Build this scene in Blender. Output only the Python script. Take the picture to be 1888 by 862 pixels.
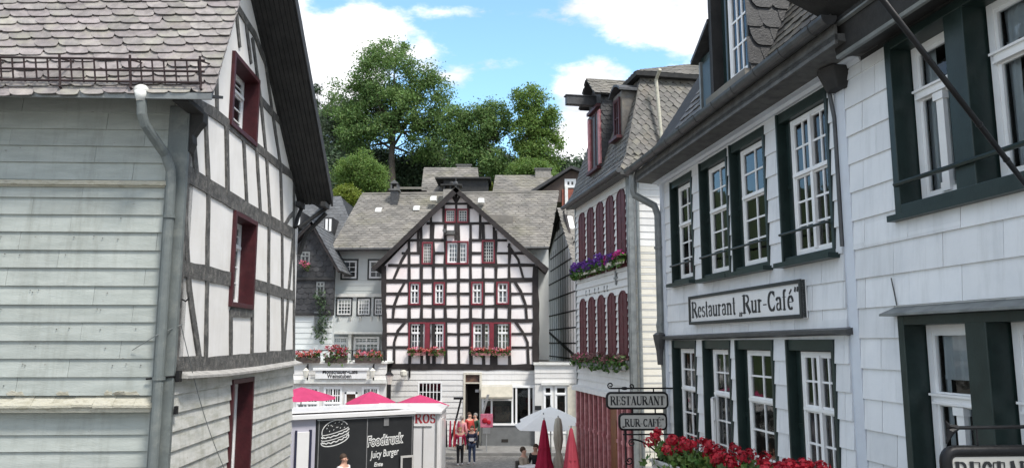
import bpy, math, random
from mathutils import Vector, Matrix
from mathutils.geometry import tessellate_polygon
random.seed(7)
R = math.radians
S = bpy.context.scene
COL = S.collection
for o in list(bpy.data.objects): bpy.data.objects.remove(o)

# ------------------------------------------------------------------ camera, sky, sun, exposure
F = 1400.0; TH = math.atan(199/1400); H = 4.9
cam = bpy.data.objects.new('camera', bpy.data.cameras.new('camera')); COL.objects.link(cam)
cam.location = (0, 0, H); cam.rotation_euler = (math.pi/2+TH, 0, 0)
cam.data.sensor_width = 36; cam.data.lens = F/1888*36; cam.data.clip_end = 2000; cam.data.clip_start = .05
S.camera = cam
SUN_EL, SUN_AZ = 57, 138     # azimuth: clockwise from +Y, so the sun stands behind the camera to the right
sun = bpy.data.objects.new('sun', bpy.data.lights.new('sun', 'SUN')); COL.objects.link(sun)
sun.data.energy = 2.2; sun.data.angle = R(12); sun.data.color = (1, .95, .88)
sd = Vector((math.sin(R(SUN_AZ))*math.cos(R(SUN_EL)), math.cos(R(SUN_AZ))*math.cos(R(SUN_EL)), math.sin(R(SUN_EL))))
sun.rotation_euler = sd.to_track_quat('Z', 'Y').to_euler(); sun.location = (20, -20, 40)
S.view_settings.view_transform = 'Standard'; S.view_settings.look = 'None'
S.view_settings.gamma = 1; S.view_settings.use_curve_mapping = False
S.view_settings.exposure = 1.02
S.render.engine = 'CYCLES'

def ray(px, py):
    u = (px-944)/F; v = (431-py)/F
    return Vector((u, math.cos(TH)-v*math.sin(TH), math.sin(TH)+v*math.cos(TH)))
def at(px, py, Y):
    r = ray(px, py); t = Y/r.y
    return Vector((r.x*t, Y, H+r.z*t))

W_ = bpy.data.worlds.new("World"); S.world = W_; W_.use_nodes = True
def build_world():
    nt = W_.node_tree; nt.nodes.clear(); N = nt.nodes.new; L = nt.links.new
    def mth(op, a, b=None, c=None, clamp=False):
        n = N('ShaderNodeMath'); n.operation = op; n.use_clamp = clamp
        for i, v in enumerate((a, b, c)):
            if v is None: continue
            if isinstance(v, (int, float)): n.inputs[i].default_value = v
            else: L(v, n.inputs[i])
        return n.outputs[0]
    tc = N('ShaderNodeTexCoord'); sep = N('ShaderNodeSeparateXYZ'); L(tc.outputs['Generated'], sep.inputs[0])
    x, y, z = sep.outputs
    ys = mth('MAXIMUM', y, .05)
    az = mth('DIVIDE', x, ys); el = mth('DIVIDE', z, ys)
    # clouds: fixed directions in the sky
    blobs = [(610,105,160,95,1),(560,200,120,110,1),(700,50,60,35,.6),(600,10,40,30,-.4),(500,-60,200,70,.8),
             (820,22,150,20,.42),(925,122,48,22,.5),(838,145,38,24,.45),(790,95,30,50,.3),
             (1180,20,150,42,1.1),(1270,50,90,75,1.1),(1450,-80,380,90,1),(1120,225,95,110,1.1),(1075,160,50,35,.7),(1040,280,60,40,.8),
             (1290,190,60,60,.2)]
    field = None
    for (px, py, rx, ry, amp) in blobs:
        r = ray(px, py); a0, e0 = r.x/r.y, r.z/r.y
        dx = mth('MULTIPLY', mth('SUBTRACT', az, a0), F/rx*1.0); dy = mth('MULTIPLY', mth('SUBTRACT', el, e0), F/ry)
        d2 = mth('ADD', mth('MULTIPLY', dx, dx), mth('MULTIPLY', dy, dy))
        g = mth('MULTIPLY', mth('POWER', 2.718, mth('MULTIPLY', d2, -1)), amp)
        field = g if field is None else mth('ADD', field, g)
    def noise(scale, detail, rough, zs=2.2, off=0):
        mp = N('ShaderNodeMapping'); L(tc.outputs['Generated'], mp.inputs[0]); mp.inputs['Scale'].default_value = (1, 1, zs)
        mp.inputs['Location'].default_value = (off, off, 0)
        n = N('ShaderNodeTexNoise'); L(mp.outputs[0], n.inputs[0]); n.inputs['Scale'].default_value = scale
        n.inputs['Detail'].default_value = detail; n.inputs['Roughness'].default_value = rough
        return n.outputs[0]
    n1 = noise(11, 9, .62); n2 = noise(2.2, 6, .55, 1.6, 3.1); n3 = noise(7, 7, .6, 3, 5.5)
    front = mth('ADD', field, mth('MULTIPLY', mth('SUBTRACT', n1, .5), 1.9))
    mr = N('ShaderNodeMapRange'); mr.interpolation_type = 'SMOOTHSTEP'; L(front, mr.inputs[0]); mr.inputs[1].default_value = .28; mr.inputs[2].default_value = .78
    mr2 = N('ShaderNodeMapRange'); mr2.interpolation_type = 'SMOOTHSTEP'; L(n2, mr2.inputs[0]); mr2.inputs[1].default_value = .38; mr2.inputs[2].default_value = .52
    # the hand-placed clouds cover the view's part of the sky, noise clouds the rest of the dome
    inf = N('ShaderNodeMapRange'); L(el, inf.inputs[0]); inf.inputs[1].default_value = .72; inf.inputs[2].default_value = .9; inf.inputs[3].default_value = 1; inf.inputs[4].default_value = 0
    sx = N('ShaderNodeMapRange'); L(mth('ABSOLUTE', az), sx.inputs[0]); sx.inputs[1].default_value = .75; sx.inputs[2].default_value = .95; sx.inputs[3].default_value = 1; sx.inputs[4].default_value = 0
    wf = mth('MULTIPLY', inf.outputs[0], sx.outputs[0])
    mask = mth('ADD', mth('MULTIPLY', mr.outputs[0], wf), mth('MULTIPLY', mr2.outputs[0], mth('SUBTRACT', 1, wf)), clamp=True)
    sky = N('ShaderNodeTexSky'); sky.sky_type = 'NISHITA'; sky.sun_disc = False
    sky.sun_elevation = R(SUN_EL); sky.sun_rotation = R(SUN_AZ); sky.air_density = 1.0; sky.dust_density = .4; sky.ozone_density = 1.6
    ramp = N('ShaderNodeValToRGB'); L(n3, ramp.inputs[0])
    ramp.color_ramp.elements[0].position = .38; ramp.color_ramp.elements[0].color = (4.3, 4.5, 5.0, 1)
    ramp.color_ramp.elements[1].position = .60; ramp.color_ramp.elements[1].color = (7.2, 7.2, 7.3, 1)
    tint = N('ShaderNodeMix'); tint.data_type = 'RGBA'; tint.blend_type = 'MULTIPLY'; tint.inputs[0].default_value = 1
    L(sky.outputs[0], tint.inputs[6]); tint.inputs[7].default_value = (1.45, 1.72, 1.72, 1)
    mx = N('ShaderNodeMix'); mx.data_type = 'RGBA'; L(mask, mx.inputs[0]); L(tint.outputs[2], mx.inputs[6]); L(ramp.outputs[0], mx.inputs[7])
    bg = N('ShaderNodeBackground'); L(mx.outputs[2], bg.inputs[0]); bg.inputs[1].default_value = .1
    out = N('ShaderNodeOutputWorld'); L(bg.outputs[0], out.inputs[0])
build_world()

# ------------------------------------------------------------------ materials
MATS = {}
def mk(name, c, c2=None, scale=4, rough=.7, bump=.12, bs=50, isl=0., met=0., spec=.4, stain=None, ss=1.2, sa=.5, stretch=None, hue=0., coat=0., trans=0., drip=None, da=.4, chips=None, ca=.8):
    m = bpy.data.materials.new(name); m.use_nodes = True; nt = m.node_tree; N = nt.nodes.new; L = nt.links.new
    b = nt.nodes['Principled BSDF']
    tc = N('ShaderNodeTexCoord'); mp = N('ShaderNodeMapping'); L(tc.outputs['Object'], mp.inputs[0])
    if stretch: mp.inputs['Scale'].default_value = stretch
    n = N('ShaderNodeTexNoise'); L(mp.outputs[0], n.inputs[0]); n.inputs['Scale'].default_value = scale; n.inputs['Detail'].default_value = 7; n.inputs['Roughness'].default_value = .6
    c2 = c2 or tuple(v*.8 for v in c)
    rp = N('ShaderNodeValToRGB'); L(n.outputs[0], rp.inputs[0])
    rp.color_ramp.elements[0].position = .36; rp.color_ramp.elements[0].color = (*c2, 1)
    rp.color_ramp.elements[1].position = .62; rp.color_ramp.elements[1].color = (*c, 1)
    cur = rp.outputs[0]
    if stain:
        n2 = N('ShaderNodeTexNoise'); L(mp.outputs[0], n2.inputs[0]); n2.inputs['Scale'].default_value = ss; n2.inputs['Detail'].default_value = 9; n2.inputs['Roughness'].default_value = .68
        r2 = N('ShaderNodeMapRange'); L(n2.outputs[0], r2.inputs[0]); r2.inputs[1].default_value = .5; r2.inputs[2].default_value = .72; r2.inputs[4].default_value = sa
        mx = N('ShaderNodeMix'); mx.data_type = 'RGBA'; L(r2.outputs[0], mx.inputs[0]); L(cur, mx.inputs[6]); mx.inputs[7].default_value = (*stain, 1); cur = mx.outputs[2]
    def layer(cur, scl, scale, lo, hi, col, amt):
        m2 = N('ShaderNodeMapping'); L(tc.outputs['Object'], m2.inputs[0]); m2.inputs['Scale'].default_value = scl
        q = N('ShaderNodeTexNoise'); L(m2.outputs[0], q.inputs[0]); q.inputs['Scale'].default_value = scale; q.inputs['Detail'].default_value = 8; q.inputs['Roughness'].default_value = .7
        rr = N('ShaderNodeMapRange'); L(q.outputs[0], rr.inputs[0]); rr.inputs[1].default_value = lo; rr.inputs[2].default_value = hi; rr.inputs[4].default_value = amt
        x = N('ShaderNodeMix'); x.data_type = 'RGBA'; L(rr.outputs[0], x.inputs[0]); L(cur, x.inputs[6]); x.inputs[7].default_value = (*col, 1); return x.outputs[2]
    if drip: cur = layer(cur, (5, 5, .45), 1.3, .50, .72, drip, da)
    if chips: cur = layer(cur, (1, 1, 2.6), 5.5, .665, .69, chips, ca)
    if isl or hue:
        g = N('ShaderNodeNewGeometry'); hs = N('ShaderNodeHueSaturation'); L(cur, hs.inputs['Color'])
        r3 = N('ShaderNodeMapRange'); L(g.outputs['Random Per Island'], r3.inputs[0]); r3.inputs[3].default_value = 1-isl; r3.inputs[4].default_value = 1+isl
        L(r3.outputs[0], hs.inputs['Value'])
        if hue:
            w = N('ShaderNodeTexWhiteNoise'); w.noise_dimensions = '1D'; L(g.outputs['Random Per Island'], w.inputs['W'])
            r4 = N('ShaderNodeMapRange'); L(w.outputs[0], r4.inputs[0]); r4.inputs[3].default_value = .5-hue; r4.inputs[4].default_value = .5+hue; L(r4.outputs[0], hs.inputs['Hue'])
        cur = hs.outputs[0]
    L(cur, b.inputs['Base Color'])
    b.inputs['Roughness'].default_value = rough; b.inputs['Metallic'].default_value = met; b.inputs['Specular IOR Level'].default_value = spec
    if coat: b.inputs['Coat Weight'].default_value = coat
    if bump:
        n4 = N('ShaderNodeTexNoise'); L(mp.outputs[0], n4.inputs[0]); n4.inputs['Scale'].default_value = bs; n4.inputs['Detail'].default_value = 5
        bp = N('ShaderNodeBump'); bp.inputs['Strength'].default_value = bump; bp.inputs['Distance'].default_value = .02; L(n4.outputs[0], bp.inputs['Height']); L(bp.outputs[0], b.inputs['Normal'])
    if trans:
        t = N('ShaderNodeBsdfTranslucent'); L(cur, t.inputs[0]); ms = N('ShaderNodeMixShader'); ms.inputs[0].default_value = trans
        L(b.outputs[0], ms.inputs[1]); L(t.outputs[0], ms.inputs[2]); L(ms.outputs[0], nt.nodes['Material Output'].inputs[0])
    MATS[name] = m; return m
def mk_glass(name, tint=(.8, .85, .85), refl=1.0):
    m = bpy.data.materials.new(name); m.use_nodes = True; nt = m.node_tree; nt.nodes.clear(); N = nt.nodes.new; L = nt.links.new
    tr = N('ShaderNodeBsdfTransparent'); tr.inputs[0].default_value = (*tint, 1); gl = N('ShaderNodeBsdfGlossy'); gl.inputs['Roughness'].default_value = .03; gl.inputs[0].default_value = (refl, refl, refl, 1)
    tc = N('ShaderNodeTexCoord'); n = N('ShaderNodeTexNoise'); L(tc.outputs['Object'], n.inputs[0]); n.inputs['Scale'].default_value = 2.5
    bp = N('ShaderNodeBump'); bp.inputs['Strength'].default_value = .08; bp.inputs['Distance'].default_value = .05; L(n.outputs[0], bp.inputs['Height']); L(bp.outputs[0], gl.inputs['Normal'])
    fr = N('ShaderNodeFresnel'); fr.inputs[0].default_value = 1.5
    ms = N('ShaderNodeMixShader'); L(fr.outputs[0], ms.inputs[0]); L(tr.outputs[0], ms.inputs[1]); L(gl.outputs[0], ms.inputs[2])
    o = N('ShaderNodeOutputMaterial'); L(ms.outputs[0], o.inputs[0]); MATS[name] = m; return m
mk_glass('glass')
mk('white_paint', (.84,.84,.83), (.77,.77,.76), rough=.45, bump=.05)
mk('ledge_grey', (.40,.385,.36), (.27,.26,.24), scale=7, rough=.8, bump=.3, stain=(.6,.58,.54), ss=5, sa=.5)
mk('maroon', (.085,.009,.016), (.06,.007,.012), scale=5, rough=.5, bump=.1, stain=(.12,.03,.035), ss=5, sa=.4)
mk('white_dirty', (.70,.70,.67), (.60,.60,.56), rough=.6, stain=(.36,.35,.30), ss=3, sa=.35)
mk('grey_green_boards', (.385,.41,.38), (.32,.345,.32), scale=2, rough=.6, bump=.25, bs=18, isl=.07, drip=(.22,.23,.20), da=.55, chips=(.17,.15,.12), stretch=(1,1,5), stain=(.27,.29,.26), ss=1.7, sa=.5)
mk('lower_boards', (.56,.55,.51), (.44,.44,.40), scale=2.5, rough=.7, bump=.25, bs=18, isl=.09, drip=(.25,.25,.19), da=.5, chips=(.2,.19,.15), stretch=(1,1,4), stain=(.28,.27,.20), ss=2.2, sa=.75)
mk('ledge_wood', (.55,.53,.44), (.33,.31,.24), scale=6, rough=.85, bump=.5, bs=30, stretch=(1,1,3), stain=(.13,.11,.08), ss=6, sa=.8)
mk('corner_paint', (.15,.168,.162), (.115,.13,.127), rough=.55, bump=.15, stain=(.38,.38,.33), ss=5, sa=.3)
mk('plaster', (.80,.775,.74), (.74,.715,.68), scale=1.5, rough=.9, bump=.2, bs=9, drip=(.55,.52,.46), da=.28, stain=(.62,.57,.48), ss=.9, sa=.3)
mk('plaster_pink', (.83,.785,.76), (.80,.74,.72), scale=.5, rough=.9, bump=.1, stain=(.72,.56,.54), ss=.5, sa=.7, drip=(.55,.5,.47), da=.25)
mk('old_timber', (.115,.112,.105), (.06,.058,.055), scale=7, rough=.8, bump=.7, bs=40, stain=(.30,.28,.25), ss=9, sa=.7)
mk('black_timber', (.028,.022,.021), (.015,.012,.012), rough=.7, bump=.4, stain=(.06,.05,.045), ss=2.2, sa=.35)
mk('plaster_lane', (.86,.85,.83), (.80,.79,.77), scale=1.5, rough=.9, bump=.1)
mk('oxblood', (.062,.011,.015), (.042,.008,.011), scale=8, rough=.5, bump=.1, stain=(.11,.035,.036), ss=6, sa=.35)
mk('red_paint', (.20,.025,.038), (.15,.02,.03), scale=8, rough=.5, bump=.1)
mk('dark_green', (.016,.031,.028), (.011,.022,.02), scale=5, rough=.38, bump=.06, stain=(.03,.05,.048), ss=3, sa=.5)
mk('cafe_tiles', (.745,.755,.76), (.70,.715,.725), scale=1.3, rough=.6, bump=.14, bs=14, isl=.055, drip=(.45,.46,.45), da=.38, stain=(.52,.55,.58), ss=2, sa=.35)
mk('cafe_corner', (.64,.68,.73), (.60,.63,.68), rough=.6)
mk('slate_pinkgrey', (.275,.247,.237), (.18,.163,.156), scale=9, rough=.62, bump=.3, bs=60, isl=.20, hue=.03, stain=(.36,.35,.27), ss=2.4, sa=.65)
mk('slate_dark', (.060,.061,.064), (.037,.038,.041), scale=9, rough=.5, bump=.35, bs=50, isl=.25, stain=(.12,.12,.115), ss=3, sa=.5)
mk('slate_mid', (.125,.118,.105), (.08,.075,.068), scale=7, rough=.6, bump=.35, bs=50, isl=.28, hue=.02, stain=(.2,.17,.11), ss=2, sa=.6)
mk('slate_light', (.20,.185,.163), (.13,.123,.11), scale=1.2, rough=.75, bump=.3, bs=30, isl=.2, stain=(.16,.15,.10), ss=.5, sa=.7)
mk('slate_blue', (.12,.125,.13), (.09,.094,.1), scale=1.2, rough=.7, bump=.3, bs=30, isl=.2)
mk('slate_black', (.04,.04,.042), (.025,.025,.027), scale=3, rough=.6, bump=.3, bs=30, isl=.3, stain=(.1,.1,.1), ss=2, sa=.4)
mk('zinc', (.23,.245,.24), (.16,.17,.17), scale=5, rough=.5, met=.35, bump=.1, stain=(.34,.34,.31), ss=4, sa=.4)
mk('dark_zinc', (.085,.085,.085), (.055,.055,.056), scale=5, rough=.45, met=.3, bump=.1)
mk('soffit', (.035,.034,.033), (.02,.02,.02), scale=5, rough=.7, bump=.2)
mk('soffit_grey', (.13,.13,.125), (.08,.08,.078), scale=6, rough=.7, bump=.2)
mk('iron', (.018,.018,.019), (.01,.01,.011), rough=.45, met=.5, bump=.1)
mk('rust_iron', (.04,.022,.022), (.02,.013,.013), scale=20, rough=.7, bump=.3)
mk('cream_boards', (.66,.63,.55), (.58,.55,.47), scale=2, rough=.65, bump=.15, isl=.05, stain=(.42,.39,.31), ss=2, sa=.6)
mk('grey_white_boards', (.68,.67,.645), (.62,.61,.59), scale=2, drip=(.42,.41,.38), da=.35, rough=.65, bump=.15, isl=.05, stain=(.45,.43,.40), ss=1, sa=.5)
mk('cool_boards', (.60,.625,.61), (.55,.575,.565), scale=1, rough=.6, bump=.1, isl=.03)
mk('cream_trim', (.62,.58,.48), (.5,.47,.4), rough=.6)
mk('shop_grey', (.16,.165,.165), (.13,.135,.135), rough=.6)
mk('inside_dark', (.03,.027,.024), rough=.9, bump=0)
mk('inside_warm', (.16,.09,.06), (.04,.03,.03), scale=5, rough=.9, bump=0)
mk('curtain', (.74,.75,.78), (.66,.67,.7), rough=.9, bump=.1, trans=.3)
mk('bark', (.09,.075,.06), (.045,.04,.033), scale=6, rough=.9, bump=.6, bs=25)
mk('leaf_mid', (.155,.25,.075), (.11,.185,.055), scale=.35, rough=.55, isl=.35, hue=.02, bump=0, trans=.42)
mk('leaf_fresh', (.18,.28,.065), (.13,.21,.05), scale=.5, rough=.55, isl=.3, hue=.02, bump=0, trans=.45)
mk('leaf_yellow', (.21,.26,.03), (.15,.20,.03), scale=.5, rough=.55, isl=.3, hue=.015, bump=0, trans=.35)
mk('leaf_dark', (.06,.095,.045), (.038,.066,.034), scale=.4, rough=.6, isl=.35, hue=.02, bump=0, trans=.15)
mk('leaf_blue', (.15,.195,.115), (.10,.145,.085), scale=.4, rough=.6, isl=.35, hue=.02, bump=0, trans=.2)
mk('leaf_pot', (.09,.17,.035), (.045,.10,.02), scale=8, rough=.5, isl=.45, hue=.03, bump=0, trans=.3)
mk('petal_red', (.42,.008,.024), (.24,.004,.014), scale=14, rough=.55, isl=.3, bump=0, trans=.2)
mk('petal_coral', (.62,.17,.15), (.48,.09,.09), scale=6, rough=.55, isl=.3, bump=0, trans=.2)
mk('petal_pink', (.68,.22,.30), (.5,.12,.2), scale=6, rough=.55, isl=.3, bump=0, trans=.2)
mk('petal_purple', (.22,.07,.42), (.13,.04,.28), scale=6, rough=.55, isl=.3, hue=.03, bump=0, trans=.2)
mk('petal_magenta', (.42,.03,.20), (.3,.02,.13), scale=6, rough=.55, isl=.3, bump=0, trans=.2)
mk('petal_dusty', (.30,.15,.15), (.16,.09,.08), scale=6, rough=.6, isl=.4, bump=0, trans=.2)
mk('petal_violet', (.045,.02,.18), (.03,.012,.1), scale=6, rough=.6, isl=.3, bump=0)
mk('petal_yellow', (.6,.42,.03), (.5,.3,.02), scale=6, rough=.6, isl=.3, bump=0)
mk('planter_grey', (.50,.49,.46), (.42,.41,.39), rough=.6)
mk('stone', (.30,.28,.25), (.2,.19,.17), scale=5, rough=.85, bump=.4, bs=20)
mk('brick', (.26,.09,.06), (.18,.06,.045), scale=5, rough=.85, bump=.3)
mk('brown_boards', (.10,.075,.062), (.07,.052,.045), scale=3, rough=.8, bump=.2, isl=.1)
mk('pink_fabric', (.55,.055,.16), (.48,.045,.135), scale=2, rough=.8, bump=.1, trans=.25)
mk('crimson_fabric', (.42,.012,.055), (.33,.01,.04), scale=2, rough=.8, bump=.15, trans=.15)
mk('dusty_red_fabric', (.48,.07,.10), (.40,.045,.075), scale=2, rough=.8, bump=.15, trans=.15)
mk('white_fabric', (.88,.87,.84), (.85,.84,.81), scale=2, rough=.85, bump=.08, trans=.2)
mk('cream_fabric', (.56,.52,.43), (.47,.44,.36), scale=4, rough=.85, bump=.15, trans=.15)
mk('alu', (.5,.5,.5), rough=.35, met=.8, bump=0)
mk('trailer_white', (.74,.73,.72), (.70,.69,.68), scale=1, rough=.35, bump=.03, coat=.3, stain=(.6,.57,.52), ss=1.5, sa=.4)
mk('trailer_lilac', (.47,.46,.52), (.42,.41,.47), scale=1, rough=.4, bump=.03)
mk('chalkboard', (.018,.019,.02), (.013,.014,.015), scale=2, rough=.5, bump=.05)
mk('chalk', (.75,.75,.72), (.6,.6,.58), scale=10, rough=.9, bump=0)
mk('board_grey', (.2,.2,.2), rough=.7)
mk('sign_white', (.75,.75,.74), (.70,.70,.69), rough=.45, bump=.03)
mk('sign_grey', (.50,.49,.45), (.44,.43,.40), scale=3, rough=.5, bump=.05)
mk('sign_ink', (.02,.02,.022), rough=.5, bump=0)
mk('sign_ink_red', (.42,.04,.05), rough=.5, bump=0)
mk('sign_frame', (.03,.034,.033), (.02,.022,.022), rough=.45, bump=.08)
mk('door_brown', (.20,.075,.022), (.13,.045,.015), scale=3, rough=.45, bump=.1, stretch=(4,4,1))
mk('column_rose', (.50,.22,.22), (.34,.11,.12), scale=6, rough=.55, bump=.1, stain=(.55,.33,.33), ss=4, sa=.6)
mk('skin', (.56,.33,.24), (.52,.29,.21), rough=.55, bump=0)
mk('hair_brown', (.06,.035,.02), rough=.7, bump=.3)
mk('hair_blond', (.30,.18,.08), rough=.7, bump=.3)
mk('hair_grey', (.25,.23,.21), rough=.7, bump=.3)
for k, c in dict(cloth_crimson=(.36,.015,.06), cloth_navy=(.025,.028,.06), cloth_denim=(.05,.07,.13), cloth_black=(.012,.012,.015), cloth_white=(.72,.69,.69),
                 cloth_pink=(.62,.25,.27), cloth_red=(.45,.05,.04), cloth_green=(.03,.07,.045), cloth_beige=(.4,.34,.27), shoe=(.45,.45,.45), eye_dark=(.01,.008,.007), lamp_glass=(.7,.68,.6)).items():
    mk(k, c, rough=.85, bump=.1)
def ground_mat():
    m = bpy.data.materials.new('cobbles'); m.use_nodes = True; nt = m.node_tree; N = nt.nodes.new; L = nt.links.new; b = nt.nodes['Principled BSDF']
    tc = N('ShaderNodeTexCoord'); v = N('ShaderNodeTexVoronoi'); v.inputs['Scale'].default_value = 7; L(tc.outputs['Object'], v.inputs[0])
    v2 = N('ShaderNodeTexVoronoi'); v2.feature = 'DISTANCE_TO_EDGE'; v2.inputs['Scale'].default_value = 7; L(tc.outputs['Object'], v2.inputs[0])
    bw = N('ShaderNodeRGBToBW'); L(v.outputs['Color'], bw.inputs[0])
    r = N('ShaderNodeValToRGB'); L(bw.outputs[0], r.inputs[0]); r.color_ramp.elements[0].color = (.17,.165,.15,1); r.color_ramp.elements[1].color = (.30,.29,.265,1)
    n = N('ShaderNodeTexNoise'); n.inputs['Scale'].default_value = .5; n.inputs['Detail'].default_value = 5; L(tc.outputs['Object'], n.inputs[0])
    r2 = N('ShaderNodeMapRange'); L(n.outputs[0], r2.inputs[0]); r2.inputs[1].default_value = .35; r2.inputs[2].default_value = .65; r2.inputs[3].default_value = .75; r2.inputs[4].default_value = 1.1
    e = N('ShaderNodeMapRange'); L(v2.outputs[0], e.inputs[0]); e.inputs[2].default_value = .08; e.inputs[3].default_value = .45
    mm = N('ShaderNodeMath'); mm.operation = 'MULTIPLY'; L(r2.outputs[0], mm.inputs[0]); L(e.outputs[0], mm.inputs[1])
    mx = N('ShaderNodeMix'); mx.data_type = 'RGBA'; mx.blend_type = 'MULTIPLY'; mx.inputs[0].default_value = 1; L(r.outputs[0], mx.inputs[6]); L(mm.outputs[0], mx.inputs[7])
    L(mx.outputs[2], b.inputs['Base Color']); b.inputs['Roughness'].default_value = .75
    bp = N('ShaderNodeBump'); bp.inputs['Strength'].default_value = .5; bp.inputs['Distance'].default_value = .02; L(e.outputs[0], bp.inputs['Height']); L(bp.outputs[0], b.inputs['Normal'])
    MATS['cobbles'] = m
ground_mat()
mk('hill_ground', (.05,.08,.025), (.03,.05,.02), scale=.4, rough=.9, bump=.6, bs=3)
mk('pavement', (.24,.235,.22), (.18,.175,.165), scale=3, rough=.8, bump=.3)

# ------------------------------------------------------------------ mesh builder
def tag(o, label=None, cat=None, group=None, kind=None):
    if label: o['label'] = label
    if cat: o['category'] = cat
    if group: o['group'] = group
    if kind: o['kind'] = kind
    return o
def thing(name, label, cat, loc=(0,0,0), rz=0, group=None):
    o = bpy.data.objects.new(name, None); COL.objects.link(o); o.location = loc; o.rotation_euler = (0, 0, rz)
    o.empty_display_size = .2
    return tag(o, label, cat, group)
def root_of(o):
    while o.parent: o = o.parent
    return o
def copy_tree(o, parent=None):
    c = o.copy(); COL.objects.link(c); c.parent = parent
    for ch in o.children: copy_tree(ch, c)
    return c
class MB:
    def __init__(s): s.v = []; s.f = []
    def add(s, vs, fs):
        n = len(s.v); s.v += [tuple(v) for v in vs]; s.f += [tuple(i+n for i in f) for f in fs]
    def hexa(s, a, b):      # a, b: two quads of 4 points
        s.add(list(a)+list(b), [(0,1,2,3),(7,6,5,4),(0,4,5,1),(1,5,6,2),(2,6,7,3),(3,7,4,0)])
    def box(s, x0, x1, y0, y1, z0, z1):
        s.hexa([(x0,y0,z0),(x1,y0,z0),(x1,y1,z0),(x0,y1,z0)], [(x0,y0,z1),(x1,y0,z1),(x1,y1,z1),(x0,y1,z1)])
    def prism(s, a, b):
        n = len(a); s.add(list(a)+list(b), [tuple(range(n)), tuple(range(2*n-1, n-1, -1))]+[(i, (i+1) % n, n+(i+1) % n, n+i) for i in range(n)])
    def wbox(s, W, s0, s1, z0, z1, d0, d1):
        s.prism([W.p(s0,z0,d0), W.p(s1,z0,d0), W.p(s1,z1,d0), W.p(s0,z1,d0)], [W.p(s0,z0,d1), W.p(s1,z0,d1), W.p(s1,z1,d1), W.p(s0,z1,d1)])
    def wprism(s, W, pts, d0, d1): s.prism([W.p(a,b,d0) for a, b in pts], [W.p(a,b,d1) for a, b in pts])
    def wbeam(s, W, pts, w, d0, d1, jit=0):
        # a beam following a polyline on the wall, width w
        P = [Vector(p) for p in pts]; Lf = []; Rt = []
        for i, p in enumerate(P):
            t = (P[min(i+1, len(P)-1)]-P[max(i-1, 0)]).normalized(); nn = Vector((-t.y, t.x))*w/2*(1+random.uniform(-jit, jit))
            Lf.append(p+nn); Rt.append(p-nn)
        s.wprism(W, [tuple(p) for p in Lf]+[tuple(p) for p in reversed(Rt)], d0, d1)
    def tube(s, pts, r, n=8, closed=False, caps=True):
        P = [Vector(p) for p in pts]; rings = []; m = len(P)
        rr = r if isinstance(r, (list, tuple)) else [r]*m
        up = None
        for i, p in enumerate(P):
            if closed: t = P[(i+1) % m]-P[i-1]
            else: t = P[min(i+1, m-1)]-P[max(i-1, 0)]
            t = t.normalized()
            if up is None: up = Vector((0,0,1)) if abs(t.z) < .9 else Vector((1,0,0))
            a = t.cross(up); 
            if a.length < 1e-4: a = t.orthogonal()
            a.normalize(); b = a.cross(t).normalized(); up = b
            rings.append([p+a*math.cos(k*2*math.pi/n)*rr[i]+b*math.sin(k*2*math.pi/n)*rr[i] for k in range(n)])
        vs = [v for q in rings for v in q]; fs = []
        for i in range(m if closed else m-1):
            j = (i+1) % m
            for k in range(n): fs.append((i*n+k, i*n+(k+1) % n, j*n+(k+1) % n, j*n+k))
        if caps and not closed: fs += [tuple(range(n-1, -1, -1)), tuple((m-1)*n+k for k in range(n))]
        s.add(vs, fs)
    def lathe(s, c, prof, n=16):
        c = Vector(c); vs = []; fs = []
        for (r, z) in prof:
            for k in range(n): vs.append(c+Vector((math.cos(k*2*math.pi/n)*r, math.sin(k*2*math.pi/n)*r, z)))
        for i in range(len(prof)-1):
            for k in range(n): fs.append((i*n+k, i*n+(k+1) % n, (i+1)*n+(k+1) % n, (i+1)*n+k))
        fs += [tuple(range(n-1, -1, -1)), tuple((len(prof)-1)*n+k for k in range(n))]
        s.add(vs, fs)
    def ball(s, c, r, sx=1, sy=1, sz=1, n=10):
        c = Vector(c); prof = []
        vs = []; fs = []; m = n//2+1
        for i in range(m+1):
            a = -math.pi/2+math.pi*i/m
            for k in range(n):
                b = 2*math.pi*k/n; vs.append(c+Vector((math.cos(a)*math.cos(b)*r*sx, math.cos(a)*math.sin(b)*r*sy, math.sin(a)*r*sz)))
        for i in range(m):
            for k in range(n): fs.append((i*n+k, i*n+(k+1) % n, (i+1)*n+(k+1) % n, (i+1)*n+k))
        s.add(vs, fs)
    def whole(s, W, outline, holes, d1, d0):
        # wall sheet with openings: front at d1, sides back to d0; closed thick slab
        loops = [[Vector((a, b, 0)) for a, b in outline]]+[[Vector((h[0],h[2],0)), Vector((h[1],h[2],0)), Vector((h[1],h[3],0)), Vector((h[0],h[3],0))] for h in holes]
        tr = tessellate_polygon(loops); flat = [p for l in loops for p in l]
        n = len(flat)
        s.add([W.p(p.x,p.y,d1) for p in flat]+[W.p(p.x,p.y,d0) for p in flat], [tuple(t) for t in tr]+[tuple(i+n for i in reversed(t)) for t in tr])
        k = 0; base = len(s.v)-2*n
        for l in loops:
            m = len(l)
            for i in range(m):
                a, b = base+k+i, base+k+(i+1) % m; s.f.append((a, b, b+n, a+n))
            k += m
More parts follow.
